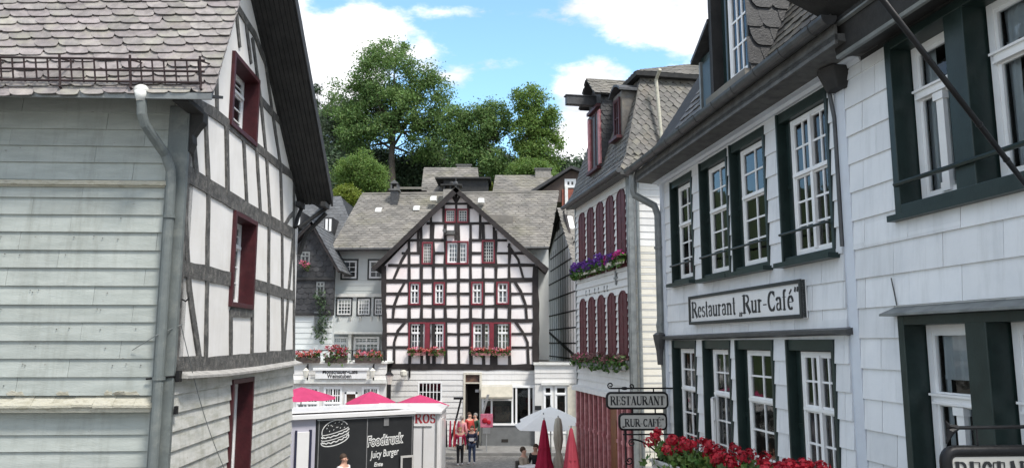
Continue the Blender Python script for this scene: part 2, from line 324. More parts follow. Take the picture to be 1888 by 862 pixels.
    def build(s, name, mat, parent=None, bevel=0, smooth=False, label=None, norm=True):
        off = Vector((0,0,0))
        if parent is not None and not getattr(s, 'local', False): off = root_of(parent).location
        me = bpy.data.meshes.new(name); me.from_pydata([(v[0]-off[0], v[1]-off[1], v[2]-off[2]) for v in s.v], [], s.f)
        me.materials.append(MATS[mat] if isinstance(mat, str) else mat); me.update()
        if norm:
            import bmesh
            bm = bmesh.new(); bm.from_mesh(me); bmesh.ops.recalc_face_normals(bm, faces=bm.faces); bm.to_mesh(me); bm.free()
        if smooth: me.polygons.foreach_set('use_smooth', [True]*len(me.polygons))
        o = bpy.data.objects.new(name, me); COL.objects.link(o); o.parent = parent
        if bevel:
            b = o.modifiers.new('bevel', 'BEVEL'); b.width = bevel; b.segments = 2; b.limit_method = 'ANGLE'; b.angle_limit = R(40)
        if label: o['label'] = label
        return o
class Wall:
    def __init__(s, px=None, Y=None, vpx=None, O=None, u=None, n=None):
        if O is None:
            r = ray(px, 630); O = (r.x/r.y*Y, Y)
        s.O = Vector(O)
        if u is None:
            r = ray(vpx, 630); u = (r.x, r.y)
        s.u = Vector(u).normalized(); s.n = Vector((s.u.y, -s.u.x))
        if n is not None:
            if s.n.dot(Vector(n)) < 0: s.n = -s.n
        elif s.n.dot(-s.O) < 0: s.n = -s.n
    def p(s, a, z, d=0):
        q = s.O+s.u*a+s.n*d; return Vector((q.x, q.y, z))
    def at(s, px, py, d=0):
        r = ray(px, py); rx = Vector((r.x, r.y)); t = (s.n.dot(s.O)+d)/s.n.dot(rx); q = rx*t-s.O
        return (s.u.dot(q), H+t*r.z)
    def s_(s, px, py, d=0): return s.at(px, py, d)[0]
    def z_(s, px, py, d=0): return s.at(px, py, d)[1]
    def perp(s, a, n=None):      # wall perpendicular, starting at a on this wall and running inward
        q = s.O+s.u*a; return Wall(O=q, u=-s.n, n=n)

def boards(mb, W, s0, s1, z0, z1, h, holes=(), d=0, t=.025, joint=None, gap=.006, jit=0, slope=None):
    """overlapping horizontal boards with thick lower edges, cut round openings"""
    z = z0; row = 0
    while z < z1-.01:
        zb = min(z+h*(1+random.uniform(-jit, jit)), z1)
        br = sorted({z, zb} | {q for hh in holes for q in (hh[2], hh[3]) if z < q < zb})
        for za, zc in zip(br[:-1], br[1:]):
            mid = (za+zc)/2; iv = [(s0, s1)]
            for hh in holes:
                if hh[2] < mid < hh[3]:
                    nv = []
                    for a, b in iv:
                        if hh[1] <= a or hh[0] >= b: nv.append((a, b)); continue
                        if hh[0] > a: nv.append((a, hh[0]))
                        if hh[1] < b: nv.append((hh[1], b))
                    iv = nv
            for a, b in iv:
                cuts = [a]
                if joint:
                    q = s0+(row % 2)*joint*.5-joint+joint*.07*((row*7) % 5)
                    while q < b:
                        if q > a+.02: cuts.append(q)
                        q += joint
                cuts.append(b)
                for c0, c1 in zip(cuts[:-1], cuts[1:]):
                    if c1-c0 < .02: continue
                    ta = d+t*(zb-za)/h; tb = d+t*(zb-zc)/h+.002
                    g = gap if joint else 0
                    j = random.uniform(-.002, .002)
                    mb.add([W.p(c0+g/2,za,d-.01), W.p(c1-g/2,za,d-.01), W.p(c1-g/2,zc,d-.01), W.p(c0+g/2,zc,d-.01),
                            W.p(c0+g/2,za,ta+j), W.p(c1-g/2,za,ta+j), W.p(c1-g/2,zc,tb+j), W.p(c0+g/2,zc,tb+j)],
                           [(3,2,1,0),(4,5,6,7),(0,1,5,4),(1,2,6,5),(2,3,7,6),(3,0,4,7)])
        z = zb; row += 1

def inside(p, poly):
    c = False; j = len(poly)-1
    for i in range(len(poly)):
        a, b = poly[i], poly[j]
        if (a[1] > p[1]) != (b[1] > p[1]) and p[0] < (b[0]-a[0])*(p[1]-a[1])/(b[1]-a[1])+a[0]: c = not c
        j = i
    return c
def slates(mb, P, w, h, t=.012, style='round', tilt=0, lift=.02, jit=.04, back=None, backt=.05, holes=()):
    """slating over the planar polygon P (world points, first edge = eave left to right seen from outside)"""
    P = [Vector(p) for p in P]; U = (P[1]-P[0]).normalized(); Nn = (P[1]-P[0]).cross(P[2]-P[1]).normalized(); V = Nn.cross(U).normalized()
    pts = [((p-P[0]).dot(U), (p-P[0]).dot(V)) for p in P]
    a0, a1 = min(p[0] for p in pts), max(p[0] for p in pts); b1 = max(p[1] for p in pts)
    if style == 'round': prof = [(0,h*1.5),(0,h*.42),(w*.07,h*.2),(w*.22,h*.05),(w*.42,0),(w*.62,0),(w*.82,h*.06),(w*.95,h*.22),(w,h*.42),(w,h*1.5)]
    elif style == 'german': prof = [(-.0,h*1.45),(0,h*.95),(w*.05,h*.6),(w*.17,h*.26),(w*.36,h*.04),(w*.55,0),(w*1.02,0),(w*1.16,h*.1),(w*1.16,h*1.45)]
    elif style == 'diamond': prof = [(0,h*1.5),(0,h*.7),(w*.5,0),(w,h*.7),(w,h*1.5)]
    else: prof = [(0,h*1.3),(0,0),(w*.985,0),(w*.985,h*1.3)]
    n = len(prof); row = 0; b = -h*.05-max(0, tilt)*(a1-a0)
    def bounds(bb):
        xs = []
        for i in range(len(pts)):
            p, q = pts[i], pts[i-1]
            if (p[1]-bb)*(q[1]-bb) <= 0 and abs(p[1]-q[1]) > 1e-6: xs.append(p[0]+(q[0]-p[0])*(bb-p[1])/(q[1]-p[1]))
        return (min(xs), max(xs)) if len(xs) > 1 else (a0, a1)
    while b < b1:
        a = a0-w+(row % 2)*w*.5
        while a < a1:
            c = (a+w*.5, b+h*.55+(a+w*.5-a0)*tilt); lo, hi = bounds(min(max(c[1], .002), b1-.002)); c = (min(max(c[0], lo+.001), hi-.001) if lo-w*.45 < c[0] < hi+w*.45 else c[0], min(max(c[1], .001), b1-.001) if -h*.6 < c[1] < b1+h*.3 else c[1])
            if inside(c, pts) and not any(inside(c, hh) for hh in holes):
                ja, jb = random.uniform(-jit, jit)*w, random.uniform(-jit, jit)*h; jl = random.uniform(0, t*.8)
                top = []; bot = []
                for (x, y) in prof:
                    aa = a+x+ja; bb = b+y+jb+(aa-a0)*tilt
                    l = lift*(1-y/(h*1.5))+.004+jl+ (0.004 if style == 'german' else 0)*(1-x/w)
                    bb = min(bb, b1+.01); lo, hi = bounds(min(max(bb, .002), b1-.002)); aa = min(max(aa, lo-.03), hi+.03); q = P[0]+U*aa+V*bb+Nn*l; top.append(q); bot.append(q-Nn*t)
                mb.add(top+bot, [tuple(range(n))]+[(i+1, i, n+i, n+i+1) for i in range(n-1)])
            a += w
        b += h; row += 1
    if back is not None: back.prism([p-Nn*.004 for p in P], [p-Nn*backt for p in P])

# window: frame, muntins, pane and optional sub-parts
def window(W, parent, s0, s1, z0, z1, d, frame='white_paint', cols=2, rows=3, up=None, trans=.36, fw=.05, mw=.022, leafs=1, curtain=None, th=.05, sill=None, uprows=None, name='window', pane='glass', pillar=False):
    m = MB(); db = d-th
    m.wbox(W,s0,s0+fw,z0,z1,db,d); m.wbox(W,s1-fw,s1,z0,z1,db,d); m.wbox(W,s0+fw,s1-fw,z0,z0+fw,db,d-.002); m.wbox(W,s0+fw,s1-fw,z1-fw,z1,db,d-.002)
    a, b, c, e = s0+fw, s1-fw, z0+fw, z1-fw
    regs = [(c, e, rows)]
    if trans:
        zt = z1-trans*(z1-z0); tb = fw*.8
        m.wbox(W, a-.004, b+.004, zt-tb/2, zt+tb/2, db+.01, d+.025)
        if pillar: m.wbox(W, a-.03, b+.03, zt+tb/2, zt+tb/2+.02, db+.01, d+.05); m.wbox(W, a-.015, b+.015, zt-tb/2-.02, zt-tb/2, db+.01, d+.036)
        regs = [(c, zt-tb/2, rows), (zt+tb/2, e, uprows if uprows else max(1, rows-1))]
    for ri, (za, zb, rw) in enumerate(regs):
        nl = leafs if not (pillar and ri == 1) else 1
        for k in range(nl):
            l0 = a+(b-a)*k/nl; l1 = a+(b-a)*(k+1)/nl
            lf = fw*.55
            m.wbox(W,l0,l0+lf,za,zb,db+.008,d-.008); m.wbox(W,l1-lf,l1,za,zb,db+.008,d-.008)
            m.wbox(W,l0+lf,l1-lf,za,za+lf,db+.008,d-.010); m.wbox(W,l0+lf,l1-lf,zb-lf,zb,db+.008,d-.010)
            cc = cols
            for j in range(1, cc):
                x = l0+lf+(l1-l0-2*lf)*j/cc; m.wbox(W,x-mw/2,x+mw/2,za+lf,zb-lf,db+.014,d-.014)
            for j in range(1, rw):
                y = za+lf+(zb-za-2*lf)*j/rw; m.wbox(W,l0+lf,l1-lf,y-mw/2,y+mw/2,db+.014,d-.016)
        if leafs > 1 and nl > 1:
            x = (a+b)/2; pw = .03 if not pillar else .045
            m.wbox(W, x-pw, x+pw, za, zb, db+.004, d+.012)
            if pillar:
                m.wbox(W, x-pw-.02, x+pw+.02, zb-.10, zb-.03, db+.004, d+.03); m.wbox(W, x-pw-.012, x+pw+.012, za, za+.08, db+.004, d+.022)
    w = m.build(name, frame, parent)
    g = MB(); g.add([W.p(a,c,db+.02), W.p(b,c,db+.02), W.p(b,e,db+.02), W.p(a,e,db+.02)], [(0,1,2,3)]); po = g.build('pane', pane, w)
    if po.data.polygons[0].normal.dot(Vector((W.n.x, W.n.y, 0))) < 0: po.data.flip_normals()
    if curtain:
        cm = MB()
        def drape(x0, x1, y0, y1, dd, amp=.016, fr=60):
            dd = max(dd, db-.045)
            n = max(6, int((x1-x0)*70)); vs = []; fs = []
            for i in range(n+1):
                x = x0+(x1-x0)*i/n; o = math.sin(x*fr)*amp+math.sin(x*fr*.37+1)*amp*.6
                for (yy, q) in ((y0, 1.3), ((y0+y1)/2, 1.), (y1, .5)): vs.append(W.p(x, yy, dd+o*q))
            for i in range(n):
                for j in range(2): fs.append((i*3+j, (i+1)*3+j, (i+1)*3+j+1, i*3+j+1))
            cm.add(vs, fs)
        Wd = b-a
        if curtain == 'sides':
            drape(a, a+Wd*.30, c, e, db-.10); drape(b-Wd*.24, b, c, e, db-.10)
        elif curtain == 'full': drape(a, b, c, e, db-.09)
        elif curtain == 'half': drape(a, b, c, (c+e)/2, db-.08)
        elif curtain == 'upper':
            drape(a, b, e-(e-c)*.22, e, db-.08); drape(a, a+Wd*.36, c, e-(e-c)*.2, db-.12); drape(b-Wd*.15, b, c, e-(e-c)*.2, db-.12)
        cm.build('curtain', 'curtain', w, norm=False)
    if sill:
        sm = MB(); sm.wbox(W, s0-.06, s1+.06, z0-.07, z0-.002, db, d+sill); sm.build('sill', frame, w)
    return w
def shutter_case(W, w, s0, s1, z0, z1, far=.19, near=.05, top=.13, out=.03, depth=.2, mat='dark_green'):
    """dark surround whose far side carries the folded shutter board and whose head carries a broad fascia"""
    m = MB(); m.wbox(W,s0,s0+near,z0,z1,-depth,out); m.wbox(W,s1-.035,s1,z0,z1,-depth,out+.02); m.wbox(W,s0+near,s1-.035,z1-top,z1,-depth,out-.004); m.wbox(W,s0+near,s1-.035,z0,z0+.06,-depth,out-.002)
    c = m.build('casing', mat, w, bevel=.005)
    m = MB(); m.wbox(W,s1-far,s1-.04,z0+.065,z1-top-.005,-depth,-.07); m.wbox(W,s1-far,s1-far+.035,z0+.065,z1-top-.005,-.07,-.045); m.wbox(W,s1-far+.035,s1-.04,(z0+z1)/2-.03,(z0+z1)/2+.03,-.07,-.055); m.build('shutter', mat, w, bevel=.004)
    return c
def casing(W, w, s0, s1, z0, z1, out, depth, fb=.07, mat='dark_green', face=None):
    """box-like surround lining a recess: liners from +out back to -depth"""
    m = MB()
    m.wbox(W,s0,s0+fb,z0,z1,-depth,out); m.wbox(W,s1-fb,s1,z0,z1,-depth,out)
    m.wbox(W,s0+fb,s1-fb,z1-fb,z1,-depth,out-.002); m.wbox(W,s0+fb,s1-fb,z0,z0+fb,-depth,out-.002)
    return m.build('casing', mat, w, bevel=.006)
def pipe(name, mat, parent, pts, r, clamps=()):
    m = MB(); m.tube(pts, r, 12)
    for c in clamps: m.lathe(c, [(r*1.25,-.02),(r*1.25,.02)], 12)
    return m.build(name, mat, parent, smooth=False)
def cards(mb, c, r, n, s, bias=0):
    """n small leaf or petal faces through the ellipsoid (c, r)"""
    for _ in range(n):
        while True:
            v = Vector((random.uniform(-1,1), random.uniform(-1,1), random.uniform(-1,1)))
            if v.length <= 1: break
        q = Vector((c[0]+v.x*r[0], c[1]+v.y*r[1], c[2]+v.z*r[2]))
        nn = Vector((random.gauss(0,1), random.gauss(0,1), random.gauss(0,1)+bias)).normalized(); a = nn.orthogonal().normalized(); a.rotate(Matrix.Rotation(random.uniform(0, 6.28), 3, nn)); b = nn.cross(a)
        k = s*random.uniform(.6, 1.3)
        mb.add([q-a*k, q-b*k*.55+nn*k*.15, q+a*k, q+b*k*.55+nn*k*.15], [(0,1,2,3)])
def flowers(parent_name, label, group, c0, c1, hgt, petal, n=14, size=.035, box=True, boxmat='cream_trim', leafmat='leaf_pot', wid=.12, petals=22, mix=None, cat='flower box', boxh=.12):
    """window box running from c0 to c1 (world points on the box top centre) with foliage and blossoms"""
    c0, c1 = Vector(c0), Vector(c1); mid = (c0+c1)/2
    t = thing(parent_name, label, cat, (mid.x, mid.y, min(c0.z, c1.z)-boxh), 0, group)
    dr = (c1-c0).normalized(); sd_ = Vector((-dr.y, dr.x, 0)).normalized()*wid*.5
    if box:
        m = MB(); dn = Vector((0,0,-boxh))
        m.hexa([c0-sd_*.8+dn, c1-sd_*.8+dn, c1+sd_*.8+dn, c0+sd_*.8+dn], [c0-sd_, c1-sd_, c1+sd_, c0+sd_]); m.build('planter', boxmat, t, bevel=.006)
    f = MB(); L_ = (c1-c0).length
    for i in range(int(n*1.5)):
        q = c0.lerp(c1, random.random())+Vector((0,0,random.uniform(-.25,.35)*hgt)); cards(f, q, (hgt*.35,)*3, int(petals*.5), size*1.1, .5)
    f.build('foliage', leafmat, t, norm=False)
    b = MB(); b2 = MB()
    for i in range(n):
        q = c0.lerp(c1, (i+random.random())/n)+Vector((0,0,random.uniform(.15,1.0)*hgt*.7))+sd_*random.uniform(-1.3,1.3)
        cards(b2 if (mix and random.random() < .3) else b, q, (size*1.7,size*1.7,size*1.3), petals, size*.7)
    b.build('blossoms', petal, t, norm=False)
    if mix and b2.v: b2.build('blossoms', mix, t, norm=False)
    return t

# ------------------------------------------------------------------ letters (own serif lettering)
def arc(cx, cy, rx, ry, a0, a1, n=10): return [(cx+rx*math.cos(R(a0+(a1-a0)*i/n)), cy+ry*math.sin(R(a0+(a1-a0)*i/n))) for i in range(n+1)]
TK, TN = .155, .06     # thick and thin stroke widths
x_ = .66
GL = {  # name: (advance, strokes [(points, width)], serif bars [(x, y, half length)])
 'R': (.68, [([(.13,0),(.13,1)],TK), ([(.13,.97)]+arc(.30,.755,.20,.215,90,-90)+[(.13,.54)],.10), ([(.32,.52),(.60,.02)],TK)], [(.13,0,.15),(.13,1,.15),(.61,0,.09)]),
 'E': (.60, [([(.13,0),(.13,1)],TK), ([(.1,.97),(.5,.97)],TN), ([(.1,.52),(.40,.52)],TN), ([(.1,.03),(.52,.03)],TN), ([(.5,.97),(.5,.78)],.06), ([(.52,.03),(.53,.24)],.06), ([(.40,.42),(.40,.62)],.05)], [(.1,0,.1),(.1,1,.1)]),
 'S': (.52, [(arc(.26,.745,.17,.225,20,200,10)+arc(.26,.27,.19,.24,120,-160,14),.115), ([(.43,.72),(.43,.92)],.05), ([(.07,.08),(.07,.3)],.05)], []),
 'T': (.60, [([(.30,0),(.30,1)],TK), ([(.03,.96),(.57,.96)],.08), ([(.04,.96),(.04,.76)],.05), ([(.56,.96),(.56,.76)],.05)], [(.30,0,.14)]),
 'A': (.66, [([(.10,0),(.34,1)],TN), ([(.33,1),(.56,0)],TK), ([(.17,.32),(.48,.32)],TN)], [(.09,0,.11),(.56,0,.13)]),
 'U': (.68, [([(.14,1),(.14,.3)]+arc(.35,.27,.21,.25,180,300,8),.14), (arc(.35,.27,.21,.25,300,360,6)+[(.56,1)],.07)], [(.14,1,.13),(.56,1,.1)]),
 'N': (.70, [([(.13,0),(.13,1)],.06), ([(.13,1),(.57,0)],TK), ([(.57,0),(.57,1)],.06)], [(.13,0,.11),(.1,1,.1),(.57,1,.11)]),
 'C': (.60, [(arc(.34,.5,.24,.47,50,310,18),.12), ([(.52,.72),(.52,.98)],.05), ([(.5,.06),(.53,.28)],.04)], []),
 'F': (.56, [([(.13,0),(.13,1)],TK), ([(.1,.97),(.5,.97)],TN), ([(.1,.52),(.40,.52)],TN), ([(.5,.97),(.5,.76)],.06), ([(.40,.42),(.40,.62)],.05)], [(.13,0,.14),(.1,1,.1)]),
 'O': (.68, [(arc(.34,.5,.24,.46,0,360,24),.125)], []),
 'e': (.46, [([(.08,.36),(.38,.36)],.05), (arc(.23,.33,.155,.31,10,310,16),.10)], []),
 's': (.38, [(arc(.19,.49,.11,.145,30,200,8)+arc(.19,.18,.13,.16,110,-160,10),.085)], []),
 't': (.32, [([(.15,.92),(.15,.15)]+arc(.22,.13,.07,.11,180,300,5),.12), ([(.03,.64),(.29,.64)],.05)], []),
 'a': (.45, [(arc(.2,.5,.13,.14,170,20,6)+[(.33,.5),(.33,.06)],.11), (arc(.2,.19,.12,.17,70,330,10),.08), ([(.32,.05),(.42,.03)],.06)], []),
 'u': (.52, [([(.12,.64),(.12,.2)]+arc(.23,.18,.11,.15,180,300,6),.115), ([(.29,.05),(.39,.18),(.39,.64)],.075), ([(.39,.64),(.39,.0)],.115)], [(.09,.65,.08),(.36,.65,.08),(.43,0,.06)]),
 'r': (.40, [([(.13,0),(.13,.66)],.12), ([(.15,.5),(.24,.62),(.33,.58)],.08)], [(.13,0,.12),(.09,.65,.08)]),
 'n': (.54, [([(.13,0),(.13,.66)],.12), (arc(.26,.45,.14,.19,150,0,8)+[(.40,0)],.115)], [(.13,0,.11),(.09,.65,.08),(.40,0,.11)]),
 'f': (.34, [([(.14,0),(.14,.8)]+arc(.23,.8,.09,.17,180,60,5),.11), ([(.03,.64),(.28,.64)],.05)], [(.14,0,.11)]),
 '-': (.36, [([(.05,.36),(.31,.36)],.10)], []),
 ',': (.34, [([(.10,.06),(.06,-.14)],.09), ([(.25,.06),(.21,-.14)],.09)], []),
 '"': (.34, [([(.08,.84),(.12,1.04)],.09), ([(.23,.84),(.27,1.04)],.09)], []),
 ' ': (.26, [], [])}
GL['é'] = (GL['e'][0], GL['e'][1]+[([(.17,.76),(.32,.96)],.07)], []); GL['É'] = (GL['E'][0], GL['E'][1]+[([(.22,1.08),(.42,1.25)],.07)], GL['E'][2])
def letters(mb, W, text, s0, s1, z0, h, d, flip=1):
    """fit text between s0 and s1 on wall W, cap height h, baseline z0"""
    tot = sum(GL[c][0] for c in text); k = (s1-s0)/tot; x = s0; q = 0
    for c in text:
        adv, st, sf = GL[c]
        for pts, w in st:
            ps = [Vector((x+px_*k, z0+py_*h)) for px_, py_ in pts]
            for i in range(len(ps)-1):
                a, b = ps[i], ps[i+1]; t = (b-a); 
                if t.length < 1e-6: continue
                t.normalize(); nn = Vector((-t.y, t.x))
                # stroke width scales with direction so condensed letters keep thick stems
                ww = w*(abs(nn.x)*abs(k)*1.15+abs(nn.y)*h*.62)/2; q = (q+1) % 7; dd = d+q*.0002
                e = t*ww*.25
                mb.add([W.p(*(a-e+nn*ww), dd), W.p(*(b+e+nn*ww), dd), W.p(*(b+e-nn*ww), dd), W.p(*(a-e-nn*ww), dd)], [(0,1,2,3)])
        for sx, sy, hl in sf:
            q = (q+1) % 7; dd = d+q*.0002+.0016
            y0 = z0+sy*h-(.05*h if sy > .5 else 0); mb.add([W.p(x+(sx-hl)*k,y0,dd), W.p(x+(sx+hl)*k,y0,dd), W.p(x+(sx+hl)*k,y0+.05*h,dd), W.p(x+(sx-hl)*k,y0+.05*h,dd)], [(0,1,2,3)])
        x += adv*k
def curve_text(name, body, mat, parent, W, s0, z0, size, d, sx=1, shear=0, offset=0, ext=.002, rot=0):
    c = bpy.data.curves.new(name, 'FONT'); c.body = body; c.size = size; c.shear = shear; c.offset = offset; c.extrude = ext
    o = bpy.data.objects.new('tmp', c); COL.objects.link(o); dg = bpy.context.evaluated_depsgraph_get(); dg.update()
    me = bpy.data.meshes.new_from_object(o.evaluated_get(dg)); bpy.data.objects.remove(o)
    m = MB(); vs = []
    cr, sr = math.cos(rot), math.sin(rot)
    for v in me.vertices:
        a, b = v.co.x*sx, v.co.y; vs.append(W.p(s0+a*cr-b*sr, z0+a*sr+b*cr, d+v.co.z))
    m.add(vs, [tuple(p.vertices) for p in me.polygons]); bpy.data.meshes.remove(me)
    return m.build(name, mat, parent)

# ================================================================== GROUND
g = MB(); g.add([(-300,-60,0),(300,-60,0),(300,46,0),(-300,46,0)], [(0,1,2,3)]); tag(g.build('square_ground', 'cobbles'), 'cobbled market square', None, None, 'structure')
def hz(x, y):
    t = max(0, min(1, (y-46)/75)); return 32*(t*t*(3-2*t))*.6+32*t*.4+1.2*math.sin(x*.13)*min(1, t*4)+.8*math.sin(y*.21+x*.07)*min(1, t*4)-.01
m = MB(); nx, ny = 60, 40; vs = []; fs = []
for j in range(ny+1):
    for i in range(nx+1):
        X = -300+600*i/nx; Y = 46+154*j/ny; vs.append((X, Y, hz(X, Y)))
for j in range(ny):
    for i in range(nx): k = j*(nx+1)+i; fs.append((k, k+1, k+nx+2, k+nx+1))
m.add(vs, fs); tag(m.build('hill', 'hill_ground', smooth=True), 'wooded hillside behind the houses', None, None, 'structure')
# far side of the hill falls away to the horizon plain
m = MB(); m.add([(-900,200,hz(0,200)-.5),(900,200,hz(0,200)-.5),(900,900,0),(-900,900,0)], [(0,1,2,3)]); tag(m.build('terrain', 'hill_ground'), 'far ground beyond the hill', None, None, 'structure')
m = MB(); m.box(-3.0,3.4,-4,4.2,0,3.1); tag(m.build('terrace', 'stone'), 'raised stone terrace', None, None, 'structure')

# ================================================================== LEFT HOUSE (grey-green boards and half-timbered gable)
LW = Wall(322, 9.8, 880)
LF = LW.perp(0, n=(0,-1)); LF.u = -LF.u if LF.u.x > 0 else LF.u   # front wall runs to the left
lh = thing('half_timbered_house', 'near house with grey green board front, pinkish slate roof and white half-timbered gable', 'house', (LW.p(0,0).x, LW.p(0,0).y, 0))
def LS(px, py): q = LW.at(px, py); return (max(q[0], .07), q[1])
# front wall of boards
m = MB()
zl = LF.z_(140, 752); zu = LF.z_(140, 338)
boards(m, LF, .18, 6, zl+.16, 8.2, .232, d=0, t=.03, jit=.05, joint=1.73, gap=.004)
boards(m, LF, .18, 6, 0, zl-.02, .21, d=-.10, t=.03, jit=.05)
m.build('front_boards', 'grey_green_boards', lh)
m = MB(); m.wbox(LF, .0, 6, 0, 8.25, -.3, -.12)
m.wbox(LF, .0, 6, zl, 8.25, -.12, -.012); m.build('front_wall', 'corner_paint', lh)
m = MB(); m.wbox(LF,.18,6,zu-.03,zu+.03,.0,.075); m.wbox(LF,.18,6,zu-.05,zu-.03,0,.05); m.build('ledge', 'ledge_wood', lh, bevel=.006)
m = MB()
for i in range(24):      # worn ledge: sloping top boards in short weathered lengths over a thin drip strip
    a = .18+i*.25; j = random.uniform(-.006,.006); e = random.uniform(-.018,.006)
    m.prism([LF.p(a,zl+.02+j,-.1), LF.p(a,zl+.155+e,-.01), LF.p(a,zl+.045+j,.085), LF.p(a,zl+.015+j,.085)], [LF.p(a+.248,zl+.02+j,-.1), LF.p(a+.248,zl+.155+e,-.01), LF.p(a+.248,zl+.045+j,.085), LF.p(a+.248,zl+.015+j,.085)])
m.build('ledge', 'ledge_wood', lh)
m = MB(); m.wbox(LF,.18,6,zl-.045,zl+.012,-.1,.055); m.build('ledge', 'ledge_wood', lh)
m = MB(); m.wbox(LF,-.01,.23,0,8.0,-.02,.055); m.build('corner_board', 'corner_paint', lh, bevel=.006); m = MB(); m.wbox(LW,-.05,.03,0,8.0,.002,.03); m.build('corner_board', 'corner_paint', lh, bevel=.006)
m = MB()   # nail heads and paint loss along the worn board above the ledge
for i in range(46):
    a = .3+random.random()*3.2; z = zl+.3+.232*random.randint(0, 9)+random.uniform(-.02,.02); m.wbox(LF, a, a+.009, z, z+.009, .02, .034)
m.build('nails', 'old_timber', lh)
for i in range(5):
    a = (.38,.72,1.25,1.8,.55)[i]; w_ = (.34,.10,.16,.22,.16)[i]; m = MB()
    m.wprism(LF, [(a,zl+.165),(a+w_*.9,zl+.163),(a+w_,zl+.19),(a+w_*.7,zl+.215+.01*(i%2)),(a+w_*.4,zl+.20),(a+w_*.15,zl+.212)], .02, .0335); m.build('bare_patch', 'ledge_wood', lh)
# gable: plaster, openings
def prect(W, l, r, t, b): return (W.s_(*l), W.s_(*r), W.z_(*b), W.z_(*t))
gw = [prect(LW,(425,480),(467,480),(426,385),(425,565)), prect(LW,(424,170),(474,170),(424,88),(434,241)), prect(LW,(421,780),(460,780),(421,700),(421,930))]
zs = 4.62; sE = 6.42
m = MB(); m.whole(LW, [(0,zs),(sE,zs),(sE-.1,7.75),(1.95,11.0),(1.0,11.0),(0,8.3)], [gw[0],gw[1]], 0, -.25); m.build('gable_plaster', 'plaster', lh)
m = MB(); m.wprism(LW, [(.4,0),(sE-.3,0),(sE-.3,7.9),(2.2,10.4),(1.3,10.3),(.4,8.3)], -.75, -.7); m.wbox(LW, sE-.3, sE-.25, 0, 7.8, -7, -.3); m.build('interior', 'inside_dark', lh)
m = MB(); boards(m, LW, .03, sE, 0, zs-.02, .235, [gw[2]], d=.0, t=.03, jit=.04); m.whole(LW, [(0,0),(sE,0),(sE,zs),(0,zs)], [gw[2]], -.008, -.25); m.build('lower_boards', 'lower_boards', lh)
# timbers
m = MB()
def tb(pts, w=.13, j=.12, d=.022):
    P = []
    for p in pts:
        q = LS(*p)
        if P:
            a = P[-1]; n = max(1, int((Vector(q)-Vector(a)).length/.35))
            for i in range(1, n): P.append((a[0]+(q[0]-a[0])*i/n+random.uniform(-.008,.008), a[1]+(q[1]-a[1])*i/n+random.uniform(-.008,.008)))
        P.append(q)
    m.wbeam(LW, P, w, -.01, d+random.uniform(0,.006), j)
tb([(352,183),(393,208),(434,241),(481,278),(509,301),(541,327)],.15)
tb([(328,311),(374,338),(425,369),(472,396),(541,431)],.24, .06)
tb([(324,491),(375,502),(423,514)],.21, .06); tb([(468,524),(504,534),(541,545)],.19,.06)
tb([(322,676),(396,673),(429,668),(541,655)],.26,.05,.03)
tb([(434,10),(456,45),(469,65),(480,95),(500,140)],.13); tb([(474,176),(490,196),(518,227),(528,245)],.12)
for w, P in [(.07,[(327,205),(323,676)]),(.12,[(377,195),(383,345)]),(.12,[(383,350),(378,668)]),(.15,[(416,232),(418,361)]),(.12,[(448,256),(454,380)]),(.12,[(472,275),(479,393)]),
             (.13,[(490,283),(497,403)]),(.13,[(495,410),(493,663)]),(.13,[(516,308),(519,413)]),(.12,[(519,420),(520,657)]),(.11,[(397,110),(399,206)]),(.11,[(452,40),(462,118)]),
             (.12,[(464,70),(480,190),(489,280)]),(.12,[(489,120),(502,213),(516,305)]),(.11,[(434,20),(441,88)]),(.13,[(518,230),(530,275),(540,320)]),(.13,[(540,430),(531,540),(522,655)]),
             (.13,[(329,400),(347,530),(367,668)]),(.13,[(329,340),(333,380),(331,420)]),(.14,[(333,236),(347,248),(356,275),(360,320)]),(.12,[(541,330),(541,655)]),(.11,[(424,570),(424,665)]),(.11,[(464,570),(463,660)]),
             (.1,[(524,415),(533,400),(541,392)]),(.15,[(424,574),(465,576)])]:
    tb(P, w)
m.build('timber_frame', 'old_timber', lh)
m = MB(); P = [LW.at(*p) for p in [(322,692),(400,688),(470,680),(543,668)]]
for a, b in zip(P[:-1], P[1:]): m.prism([LW.p(a[0],a[1]-.03,0),LW.p(a[0],a[1]+.06,0),LW.p(a[0],a[1]-.0,.17),LW.p(a[0],a[1]-.035,.17)],[LW.p(b[0],b[1]-.03,0),LW.p(b[0],b[1]+.06,0),LW.p(b[0],b[1]-.0,.17),LW.p(b[0],b[1]-.035,.17)])
m.build('ledge', 'ledge_grey', lh)
for i, g_ in enumerate(gw):
    w = window(LW, lh, g_[0]+.07, g_[1]-.07, g_[2]+.07, g_[3]-.07, -.20, cols=2, rows=4 if i == 2 else 3, trans=.0 if i == 2 else .3, leafs=1, fw=.06)
    casing(LW, w, *g_, .055, .24, .075, 'oxblood')
# roof
ap = (1.29, 11.65)
def LR(s, z, d): return LW.p(s, z, d)
bot = MB(); m = MB()
fe = (-.6, 8.0); dl = .5
ll = LR(fe[0],fe[1],dl); lr_top = LR(ap[0],ap[1],dl)
A = LR(fe[0],fe[1],-6); B = LR(fe[0],fe[1],dl)
slates(m, [A, B, LR(ap[0],ap[1],dl), LR(ap[0],ap[1],-6)], .27, .15, t=.011, style='german', lift=.036, back=bot, tilt=.05, jit=.09)
